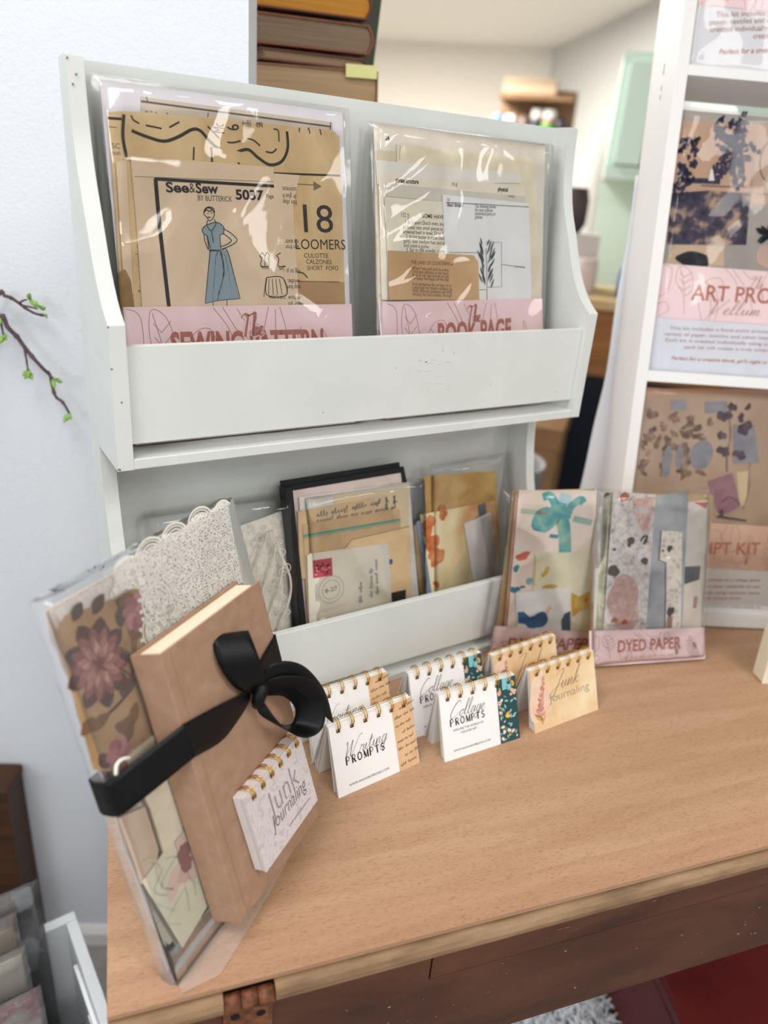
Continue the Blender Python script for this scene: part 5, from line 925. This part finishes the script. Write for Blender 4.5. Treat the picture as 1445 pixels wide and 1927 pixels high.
# frame at the right border
FA = FR((0.7363,-0.2082,0.0000), (math.cos(math.radians(-29)), math.sin(math.radians(-29)), 0), (.03, .055, .998))
fra = thing('picture_frame', 'cream and gold frame standing on the desk at the right border of the photo', 'frame', FA)
CRF = flat('#ece4cf', .35); GLD = mottled([(.3, '#b08d3c'), (.7, '#d8bb72')], 60, .35)
mb = MB(); mb.prism([(0, 0), (.22, 0), (.22, .262), (0, .262)], -.020, -.004, CRF); bevel(mb.build('backing', fra), .003)
for a in (((0, 0), (.22, 0), (.20, .016), (.016, .016)), ((0, .262), (.22, .262), (.20, .246), (.016, .246)), ((0, 0), (.016, .016), (.016, .246), (0, .262)), ((.22, 0), (.22, .262), (.204, .246), (.204, .016))):
    mb = MB(); mb.prism(list(a), -.004, .004, CRF); bevel(mb.build('rail', fra), .002)
mb = MB(); mb.rect(.0075, .0075, .2125, .0095, .0043, GLD); mb.rect(.0065, .0075, .0085, .2545, .0043, GLD); mb.rect(.0165, .0165, .2035, .2455, -.0035, mottled([(.3, '#c9a25e'), (.7, '#d9bf8c')], 90, .6)); mb.build('gold_inlay', fra)
# ================================================================ BOOK STACK BEHIND THE SHELF
FK = FR((0.2898,0.4200,0.6731),(0.99255,-0.12187,0.00000),(0.00000,0.00000,1.00000))
std = thing('pedestal', 'narrow white pedestal behind the white shelf carrying the old books', 'stand', Matrix.Translation((0, 0, -.74)) @ Matrix.Translation((FK.translation.x, FK.translation.y, 0)) @ Matrix.Rotation(math.radians(-7), 4, 'Z'))
zt = FK.translation.z - .0365 + .74
mb = MB(); mb.box((.008, .0, zt - .02), (.170, .125, zt), flat('#e4e4e2', .5)); bevel(mb.build('top', std), .001)
mb = MB(); mb.box((.018, .01, 0), (.160, .115, zt - .02), flat('#dcdcda', .5)); mb.build('post', std)
def old_book(label, u0, u1, v0, v1, cover, pages, round_=True, depth=.115, tilt=0.0, over=.0025, ct=.0022):
    M = FK @ Matrix.Translation((u0, v0, 0)) @ Matrix.Rotation(tilt, 4, 'Z')
    th = thing('old_book', label, 'book', M, 'old books in the stack'); W, H = u1 - u0, v1 - v0
    for y in (0, H - ct):
        mb = MB(); mb.box((0, y, -depth), (W - .004, y + ct, over), cover); bevel(mb.build('cover', th), .0006)
    P = [(W - .006, .0)] + ([(W - .006 + .007 * math.sin(PI * k / 10), H * k / 10) for k in range(1, 10)] if round_ else [(W, 0), (W, H)]) + [(W - .006, H)]
    Pi = [(x - .0018, ct + (y) * (H - 2 * ct) / H) for x, y in P]
    mb = MB(); mb.prism(P + Pi[::-1], -depth, over, cover); mb.build('spine', th)
    fe = [(.004 + .004 * math.sin(PI * k / 8), ct + (H - 2 * ct) * k / 8) for k in range(9)]
    mb = MB(); mb.prism(fe[::-1] + [(x - .0004, y) for x, y in Pi], -depth + .004, -.001, pages); mb.build('page_block', th); return th
def pagem(a, b): return mottled([(.3, a), (.7, b)], 10, .85, 5, (.4, 22, 1))
CV = mottled([(.3, '#5a352b'), (.7, '#70473a')], 40, .6)
old_book('tan paged old book with a yellow sticky tab, lowest in the stack behind the shelf', .000, .1765, -.0362, .0090, mottled([(.3, '#7d5d42'), (.7, '#94714f')], 40, .7), pagem('#a08463', '#b39878'), False, tilt=math.radians(3))
mb = MB(); mb.box((.1265, -.0005, .001), (.1715, .0150, .0022), flat('#dfdd9a', .7)); st = mb.build('sticky_tab', None); st.matrix_world = FK @ Matrix.Translation((0, 0, .003)) @ Matrix.Rotation(math.radians(3), 4, 'Z'); tag(st, 'pale yellow sticky tab on the lowest old book', 'sticky note')
old_book('thin old book squeezed between the tan book and the thick brown book', .0085, .1570, .0125, .0265, CV, pagem('#8b7058', '#9d826a'), True, tilt=math.radians(1.5))
old_book('thick brown old book in the middle of the stack behind the shelf', .0020, .1640, .0300, .0640, mottled([(.3, '#7b4c35'), (.7, '#8f5a40')], 40, .6), pagem('#76624f', '#8b7662'), True, tilt=math.radians(2))
old_book('orange edged old book above the thick brown book', -.0010, .1590, .0690, .1010, CV, pagem('#b0742c', '#c98d3c'), True, tilt=math.radians(2))
old_book('dark green old book at the top of the stack behind the shelf', .000, .1700, .1063, .1400, flat('#3d4a3a', .6), pagem('#8a7a5c', '#a08e6c'), True, tilt=math.radians(1))
gb = MB(); gb.box((.1545, .0095, -.070), (.1800, .150, -.0500), flat('#46523f', .6)); gbo = bevel(gb.build('upright_book', None), .001); gbo.matrix_world = FK @ Matrix.Rotation(math.radians(-4.5), 4, 'Z') @ Matrix.Translation((.006, .011, 0)); tag(gbo, 'green cloth book standing upright behind the right end of the old book stack', 'book')
# ================================================================ TWIG, VASE, CABINET ON THE LEFT
cab = thing('wood_cabinet', 'dark brown wooden cabinet against the wall at the left border', 'cabinet', FWALL @ Matrix.Translation(((-0.0778,-0.4102)[0], -.74, .004)))
ct_ = (-0.0808,-0.3309)[1] + .74; DB = mottled([(.3, '#3a2316'), (.7, '#54351f')], 12, .5, 4, (1, 6, 1))
mb = MB(); mb.box((-.42, .03, 0), (-.003, ct_ - .015, .055), DB); mb.build('body', cab)
mb = MB(); mb.box((-.43, ct_ - .015, 0), (0, ct_, .060), DB); bevel(mb.build('top', cab), .002)
mb = MB(); mb.box((-.40, .0, .01), (-.36, .03, .05), DB); mb.box((-.06, .0, .01), (-.02, .03, .05), DB); mb.build('feet', cab)
vx = (-0.0079,0.3974)[0] - .20; vz = ct_ - .74
vase = thing('vase', 'white vase of budding twigs standing on the brown cabinet', 'vase', FWALL @ Matrix.Translation((vx, vz, .034)))
mb = MB(); prf = [(.016, 0), (.022, .03), (.025, .08), (.018, .14), (.011, .18), (.013, .20), (.010, .198), (.008, .18)]
mb.grid(24, len(prf) - 1, lambda a, b: (prf[int(round(b * (len(prf) - 1)))][0] * math.cos(2 * PI * a), prf[int(round(b * (len(prf) - 1)))][1], prf[int(round(b * (len(prf) - 1)))][0] * math.sin(2 * PI * a)), flat('#dfe0dd', .3)); mb.build('body', vase)
BARK = mottled([(.3, '#4f4248'), (.7, '#6d5c60')], 300, .8); GRN = mottled([(.3, '#6f9a45'), (.7, '#9cbf66')], 200, .6)
def twig(label, main, sides, leaves, z0, r0):
    th = thing('twig', label, 'twig', FWALL, 'budding twigs in the vase'); n = len(main); start = (vx, vz + .185)
    P = [(start[0], start[1], .036)] + [(start[0] + (main[0][0] - start[0]) * t, start[1] + (main[0][1] - start[1]) * t + .10 * math.sin(PI * t), .034 + (z0 - .034) * t) for t in (.3, .6, .85)] + [(x, y, z0 + .002 * math.sin(i * 1.7)) for i, (x, y) in enumerate(main)]
    Q = catmull(P, 4); mb = MB(); mb.tube(Q, [r0 * (1.25 - .75 * i / len(Q)) * (1.35 if i % 7 == 3 else 1) for i in range(len(Q))], BARK, 8)
    mb.build('stem', th)
    for s_ in sides:
        mb = MB(); Q = catmull([(x, y, z0 + .0006 + .003 * i) for i, (x, y) in enumerate(s_)], 4); mb.tube(Q, [r0 * (.6 - .3 * i / len(Q)) for i in range(len(Q))], BARK, 7); mb.build('side_stem', th)
    rn = random.Random(len(leaves))
    for i, (p, q) in enumerate(leaves):
        mb = MB(); d = Vector((q[0] - p[0], q[1] - p[1], .006)); L = d.length; d.normalize(); s_ = d.cross(Vector((0, 0, 1))).normalized(); nn = s_.cross(d)
        def fn(a, b):
            wv = .0030 * math.sin(PI * min(.98, b * .9 + .06)) * (a - .5) * 2; c = .0022 * math.sin(PI * b * .8); v_ = Vector((p[0], p[1], z0 + .004)) + d * L * b + s_ * wv + nn * (c - abs(wv) * .5); return tuple(v_)
        mb.grid(4, 7, fn, GRN); solid(mb.build('leaf', th), .0004)
twig('upper budding twig reaching in from the left border', [(-0.0134,0.4000),(-0.0080,0.3980),(-0.0016,0.3956),(0.0064,0.3899),(0.0162,0.3838),(0.0263,0.3792),(0.0377,0.3770)], [[(0.0077,0.3906),(0.0143,0.3941),(0.0198,0.3959)], [(0.0112,0.3876),(0.0184,0.3875),(0.0260,0.3870),(0.0317,0.3862)]],
     [[(0.0201,0.3959),(0.0263,0.4047)], [(0.0211,0.3963),(0.0319,0.3903)], [(0.0285,0.3944),(0.0324,0.3860)], [(0.0324,0.3865),(0.0428,0.3889)], [(0.0315,0.3869),(0.0373,0.3912)], [(0.0379,0.3787),(0.0441,0.3781)], [(0.0373,0.3782),(0.0424,0.3809)]], .016, .0024)
twig('lower long budding twig hanging down the wall beside the white shelf', [(-0.0142,0.3745),(-0.0061,0.3624),(0.0022,0.3516),(0.0095,0.3386),(0.0207,0.3253),(0.0317,0.3127),(0.0364,0.3058),(0.0385,0.2872),(0.0427,0.2790),(0.0492,0.2731),(0.0541,0.2605),(0.0567,0.2553)], [[(0.0101,0.3371),(0.0121,0.3251),(0.0136,0.3120)], [(0.0372,0.3064),(0.0410,0.3045),(0.0448,0.3029)], [(-0.0138,0.3709),(-0.0121,0.3613),(-0.0102,0.3536)]],
     [[(0.0137,0.3143),(0.0154,0.3031)], [(0.0137,0.3122),(0.0078,0.3057)], [(0.0143,0.3102),(0.0202,0.3014)], [(0.0139,0.3112),(0.0103,0.3018)], [(0.0442,0.3033),(0.0559,0.3014)], [(0.0413,0.3043),(0.0451,0.2921)], [(0.0433,0.3039),(0.0473,0.3042)], [(-0.0098,0.3538),(-0.0048,0.3477)], [(-0.0098,0.3533),(-0.0156,0.3426)], [(-0.0126,0.3731),(-0.0124,0.3634)], [(0.0556,0.2604),(0.0520,0.2494)], [(0.0560,0.2594),(0.0627,0.2544)], [(0.0565,0.2589),(0.0587,0.2536)], [(-0.0101,0.3548),(-0.0074,0.3495)]], .022, .0027)
# ================================================================ WHITE CRATE OF BAGS, LOWER LEFT
CX, CZ = -.0615, -.40
crate = thing('white_crate', 'white painted wooden crate on the floor at the lower left of the desk', 'crate', at((CX, .192, -.74), math.radians(4)))
CP = flat('#e9edf0', .5); hc = .34
mb = MB(); mb.box((-.36, -.014, .02), (-.0, .0, hc), CP); bevel(mb.build('back_board', crate), .001)
mb = MB(); mb.box((-.014, -.30, .02), (0, -.0145, hc), CP); sbd = bevel(mb.build('side_board', crate), .001)
mb = MB(); mb.box((-.36, -.30, .02), (-.346, -.0145, hc), CP); bevel(mb.build('side_board', crate), .001)
mb = MB(); mb.box((-.3455, -.30, .02), (-.0145, -.286, hc), CP); bevel(mb.build('front_board', crate), .001)
mb = MB(); mb.box((-.36, -.30, .0), (0, 0, .0198), CP); mb.build('bottom', crate)
for i, (y0, y1) in enumerate(((-.285, -.06), (-.285, -.12), (-.285, -.18))):
    mb = MB(); mb.box((-.0185, y0, hc - .035 - i * .022), (-.0142, y1, hc - .028 - i * .022), flat('#f6f8f9', .4)); mb.build('rail', sbd)
mb = MB(); mb.tube([(-.0141, -.065, hc - .035), (-.0165, -.065, hc - .035)], .008, flat('#dfe3e6', .3), 20); mb.tube([(-.0164, -.065, hc - .035), (-.0168, -.065, hc - .035)], .003, flat('#8a8f94', .5), 14); mb.build('screw_cap', sbd)
cb = film('crate_film', 50, .8, haze=.12, gloss=1.8); 
def bag_in_crate(label, x0, x1, y, top, card, seed, tilt, ctop=.02, deco=None, W2=None):
    M = at((CX, .192, -.74), math.radians(4)) @ FR((x0, y, .022), (1, 0, 0), (0, math.sin(tilt), math.cos(tilt))); th = thing('bagged_paper', label, 'bag', M, 'clear bags filed in the white crate'); W = x1 - x0
    sheet(th, 'card', [(.006, 0), ((W2 or W) - .006, 0), ((W2 or W) - .006, top - ctop), (.006, top - ctop)], .001, card, deco, t=.003)
    film_bag(th, 0, 0, W, top, .006, .004, seed, cb, amp=2.2, nu=22, nv=40); return th
bag_in_crate('tall empty-topped clear bag at the back of the white crate', -.200, -.042, -.052, .435, paper('#8f4f60', .2), 61, .06, .10, W2=.085)
bag_in_crate('clear bag of brown paper in the middle of the white crate', -.230, -.072, -.085, .415, mottled([(.3, '#a38c6c'), (.7, '#b8a07e')], 20, .7), 62, .10, .02)
bag_in_crate('clear bag of grey-green paper in front of the brown one in the white crate', -.240, -.070, -.125, .380, mottled([(.3, '#c2bdaa'), (.7, '#d6d1bd')], 20, .7), 63, .16, .01)
bag_in_crate('clear bag with red and green scraps nearest the front of the white crate', -.245, -.064, -.160, .350, mottled([(.3, '#b9b5ad'), (.45, '#d0cec8'), (.6, '#a9544e'), (.66, '#c5c3bb'), (.75, '#4d6b4a')], 22, .7), 64, .16, .01)
bag_in_crate('flat bluish zip bag lying against the front board of the white crate', -.235, -.078, -.200, .285, flat('#c9d4e2', .4), 65, .16, .01)
bag_in_crate('small bluish zip bag against the right board inside the white crate', -.070, -.022, -.18, .285, flat('#b9c6d4', .4), 66, .16, .01)
# ================================================================ UNDER THE DESK, RIGHT
FUR = mottled([(.3, '#c3c7cf'), (.7, '#e2e5ea')], 60, .9)
mb = MB(); rn = random.Random(3); c0 = Vector((.640, -.130, -.74))
mb.grid(24, 16, lambda a, b: (c0.x - .15 + .30 * a, c0.y - .12 + .24 * b, -.738 + .045 * math.sin(PI * a) ** .5 * math.sin(PI * b) ** .5), FUR)
for i in range(900):
    a, b = rn.random(), rn.random(); p = Vector((c0.x - .15 + .30 * a, c0.y - .12 + .24 * b, -.740 + .045 * math.sin(PI * a) ** .5 * math.sin(PI * b) ** .5)); an = rn.uniform(0, 6.28); L = rn.uniform(.03, .06)
    mb.tube(catmull([tuple(p), tuple(p + Vector((math.cos(an) * L * .4, math.sin(an) * L * .4, L * .45))), tuple(p + Vector((math.cos(an + .5) * L * .9, math.sin(an + .5) * L * .9, L * .35)))], 3), [.0022, .0024, .0022, .0018, .0013, .0008, .0003], FUR, 5)
fur = mb.build('shaggy_rug', None); tag(fur, 'shaggy pale grey rug on the floor under the desk', 'rug')
bd = thing('cream_board', 'cream wooden board on the floor between the shaggy rug and the red chest', 'board', at((0.7175,-0.2116,-0.6600), math.radians(-29)))
mb = MB(); mb.box((-.03, -.06, -.079), (.035, .16, -.0), mottled([(.3, '#c9b697'), (.7, '#dccaac')], 14, .6)); bevel(mb.build('panel', bd), .004)
rc = thing('red_chest', 'dark red chest on the floor under the right end of the desk', 'chest', at((0.6562,-0.2664,-0.4800), math.radians(-24)))
RED = mottled([(.3, '#4a1416'), (.7, '#64201f')], 9, .4); hz = .26
mb = MB(); mb.box((0, -.18, -hz), (.42, .20, -.028), RED); bevel(mb.build('body', rc), .006)
mb = MB(); mb.box((-.004, -.186, -.026), (.424, .204, 0), RED); lid = bevel(mb.build('lid', rc), .006)
mb = MB(); mb.box((.13, -.192, -.09), (.17, -.1865, -.012), flat('#1a0e0c', .4)); mb.build('latch', lid)
# ================================================================ FAR SIDE OF THE ROOM
G = FR((1.9706,1.5276,0.0000),(0.70091,-0.71325,0.00000),(0.00000,0.00000,1.00000)); G5 = FR((3.7908,3.3842,0.0000),(0.70091,-0.71325,0.00000),(0.00000,0.00000,1.00000)); G2 = FR((1.3406,0.8849,0.0000),(0.70091,-0.71325,0.00000),(0.00000,0.00000,1.00000))
MINT = flat('#def5ea', .6)
cup = thing('mint_cupboard', 'tall pale mint cupboard hanging doors across the room', 'cupboard', G @ Matrix.Translation(((0.0904,0.6879)[0], -.74, -.30)))
zb = (0.0918,0.6710)[1] + .74; ztp = (0.0610,1.0162)[1] + .74; z3 = (0.1519,0.2514)[1] + .74
mb = MB(); mb.box((0, zb - .04, 0), (.9, zb, .30), MINT); mb.build('shelf_board', cup)
for x in (0, .875): mb = MB(); mb.box((x, zb, 0), (x + .025, ztp - .0255, .2975), MINT); mb.build('side_panel', cup)
mb = MB(); mb.box((0.0, .0, -.02), (.9, ztp, -.0005), MINT); mb.build('back_panel', cup)
mb = MB(); mb.box((0, ztp - .025, 0), (.9, ztp, .30), MINT); mb.build('top', cup)
for x, x2, dz_ in ((.0255, .115, .004), (.1165, .874, .12)):
    mb = MB(); mb.box((x, zb + dz_, .298), (x2, ztp - .0255, .316), MINT); bevel(mb.build('door', cup), .003)
jar = MB(); x = (0.1855,0.7441)[0] - (0.0904,0.6879)[0]; prf = [(.035, 0), (.05, .03), (.05, .10), (.028, .13), (.03, .15)]
jar.grid(16, 4, lambda a, b: (x + prf[int(round(b * 4))][0] * math.cos(2 * PI * a), prf[int(round(b * 4))][1] + zb, .24 + prf[int(round(b * 4))][0] * math.sin(2 * PI * a)), flat('#1d2426', .4)); o = jar.build('dark_vase', None); o.matrix_world = cup.matrix_world; tag(o, 'dark vase on the open shelf of the mint cupboard', 'vase')
ctr = thing('navy_counter', 'dark navy cabinet with a wooden drawer row across the room', 'cabinet', G @ Matrix.Translation(((0.0555,0.0114)[0] - .5, -.74, .002)))
zc = (0.1552,0.0196)[1] + .74; zw = (0.1104,0.2663)[1] + .74
mb = MB(); mb.box((0, 0, 0), (1.6, zc, .45), flat('#0b1222', .6)); mb.build('body', ctr)
mb = MB(); mb.box((0, zc, 0), (1.6, zw - .03, .43), mottled([(.3, '#8a5a33'), (.7, '#a87444')], 8, .6, 4, (1, 6, 1))); mb.build('drawer_row', ctr)
mb = MB(); mb.box((-.02, zw - .03, 0), (1.62, zw, .46), mottled([(.3, '#c6a878'), (.7, '#d9be90')], 8, .6, 4, (1, 6, 1))); mb.build('worktop', ctr)
def lathe(name, label, cat, x, y, z, prf, m, Mw, group=None):
    mb = MB(); n = len(prf); mb.grid(16, n - 1, lambda a, b: (prf[int(round(b * (n - 1)))][0] * math.cos(2 * PI * a), prf[int(round(b * (n - 1)))][1], prf[int(round(b * (n - 1)))][0] * math.sin(2 * PI * a)), m)
    mb.add([(prf[-1][0] * math.cos(2 * PI * a / 16), prf[-1][1], prf[-1][0] * math.sin(2 * PI * a / 16)) for a in range(16)], [tuple(range(16))], m)
    o = mb.build(name, None); o.matrix_world = Mw @ Matrix.Translation((x, y, z)); return tag(o, label, cat, group)
cyl = lambda r, h: [(r * .9, 0), (r, .01), (r, h - .02), (r * .9, h)]
zt2 = zw - .74
lathe('tin', 'blue tin on the wooden worktop below the mint cupboard', 'tin', (0.2406,0.3079)[0], zt2, .30, cyl(.05, .09), flat('#3f78ac', .5), G)
lathe('dark_pot', 'dark pot on a pale box on the far counter past the white shelf', 'pot', (0.0322,0.5094)[0] - .02, zt2 + .182, .20, [(.03, 0), (.045, .03), (.045, .10), (.035, .14)], mottled([(.3, '#25232c'), (.7, '#5b4c50')], 9, .6), G)
pb = MB(); pb.box((-.14, 0, -.10), (.14, .18, .10), flat('#cfc9c6', .7)); pbo = pb.build('storage_box', None); pbo.matrix_world = G @ Matrix.Translation(((0.0322,0.5094)[0] - .06, zt2, .17)); tag(pbo, 'pale box on the far counter carrying a dark pot', 'box')
lathe('pink_jar', 'pinkish jar in front of the pale box on the far counter', 'jar', (0.0809,0.3860)[0], zt2, .33, cyl(.04, .11), mottled([(.3, '#c9b8b6'), (.7, '#dccdc9')], 9, .6), G)
# bottle shelf
bs = thing('shelf_unit', 'narrow wooden shelf unit of bottles standing in the far corner', 'shelf', G5 @ Matrix.Translation(((-0.5811,0.7554)[0], (-0.3683,0.8913)[1], 0)))
wsh = (-0.0994,0.9076)[0] - (-0.5973,0.8774)[0]; WS = mottled([(.3, '#7d6047'), (.7, '#947253')], 9, .6, 4, (1, 6, 1))
hs = (-0.4036,1.1261)[1] - (-0.3683,0.8913)[1]; ht = (-0.4155,1.2046)[1] - (-0.3683,0.8913)[1]
mb = MB(); mb.box((0, -.03, -.2), (wsh, 0, 0), WS); mb.build('board', bs)
mb = MB(); mb.box((.0, hs, -.2), (wsh - .02, hs + .03, 0), WS); mb.build('board', bs)
yf = -.74 - (-0.3683,0.8913)[1]
for x in (0, wsh - .03): mb = MB(); mb.box((x, yf, -.2), (x + .03, -.0305 if x else -.0305, 0), WS); mb.build('leg_panel', bs)
mb = MB(); mb.box((0.0, yf, -.22), (wsh, ht, -.2005), WS); mb.build('back_panel', bs)
cbx = thing('cardboard_box', 'peach cardboard box on top of the far wooden shelf unit', 'box', G5 @ Matrix.Translation(((-0.5617,1.1366)[0], (-0.4036,1.1261)[1] + .0305, -.19)))
mb = MB(); mb.box((0, 0, 0), (.34, (-0.4209,1.2405)[1] - (-0.4036,1.1261)[1] - .03, .18), flat('#b79f88', .8)); mb.build('body', cbx); mb = MB(); mb.box((-.003, (-0.4155,1.2046)[1] - (-0.4036,1.1261)[1] - .02, -.002), (.343, (-0.4218,1.2464)[1] - (-0.4036,1.1261)[1] - .03, .183), flat('#9a8873', .8)); mb.build('lid', cbx)
for i, (px, r, c, nm) in enumerate((((-0.5818,0.9484)[0], .05, '#5a82c8', 'blue bottle at the left end of the far shelf unit'), ((-0.4973,0.9533)[0], .055, '#e6e4e2', 'white bottle second along the far shelf unit'), ((-0.4064,0.9585)[0], .045, '#7a655c', 'brown bottle third along the far shelf unit'), ((-0.3267,0.9631)[0], .045, '#3c3a44', 'dark bottle with a white cap on the far shelf unit'), ((-0.2440,0.9678)[0], .05, '#c06a6a', 'red bottle with a green band on the far shelf unit'), ((-0.1620,0.9726)[0], .045, '#352f38', 'black bottle at the right end of the far shelf unit'))):
    th = thing('bottle', nm, 'bottle', G5 @ Matrix.Translation((px, (-0.3683,0.8913)[1], -.10)), 'bottles on the far shelf unit'); hh = hs * (.62 if i not in (3, 4) else .58)
    def lt(name, prf, m, par=None):
        mb = MB(); n = len(prf); mb.grid(16, n - 1, lambda a, b: (prf[int(round(b * (n - 1)))][0] * math.cos(2 * PI * a), prf[int(round(b * (n - 1)))][1], prf[int(round(b * (n - 1)))][0] * math.sin(2 * PI * a)), m); return mb.build(name, par or th)
    bd_ = lt('body', [(.001, 0), (r * .85, .004), (r * .85, hh * .6), (r * .9, hh * .85), (r * .5, hh), (.001, hh)], flat(c, .4))
    if i in (3, 4): lt('cap', [(r * .6, hh - .01), (r * .85, hh), (r * .85, hh + .05), (.001, hh + .052)], flat('#f0f0ee', .4))
    if i == 4: lt('band', [(r + .001, hh * .45), (r + .003, hh * .5), (r + .003, hh * .78), (r + .001, hh * .8)], flat('#4f9a3e', .5))
# box and grey bin seen through the gap right of the shelf
kb = thing('carton', 'brown carton on the floor seen through the gap right of the white shelf', 'box', at((1.3876,0.8318,-0.0500), math.radians(-50)))
mb = MB(); mb.box((-.40, -.0, -.69), (0, .28, -.061), mottled([(.3, '#7d5f43'), (.7, '#94724f')], 9, .8)); bevel(mb.build('body', kb), .004); mb = MB(); mb.box((-.405, -.003, -.06), (.005, .283, .002), mottled([(.3, '#7d5f43'), (.7, '#94724f')], 9, .8)); mb.build('lid', kb)
bn = thing('grey_bin', 'grey bin in front of the brown carton in the gap right of the white shelf', 'bin', at((1.1052,0.5894,-0.0200), math.radians(-45)))
mb = MB(); prf = [(.075, -.72), (.095, -.02), (.10, 0), (.09, -.005), (.07, -.70)]
mb.grid(24, 4, lambda a, b: (prf[int(round(b * 4))][0] * math.cos(2 * PI * a) - .10, prf[int(round(b * 4))][0] * math.sin(2 * PI * a) - .03, prf[int(round(b * 4))][1]), flat('#8f9093', .6)); mb.build('body', bn)
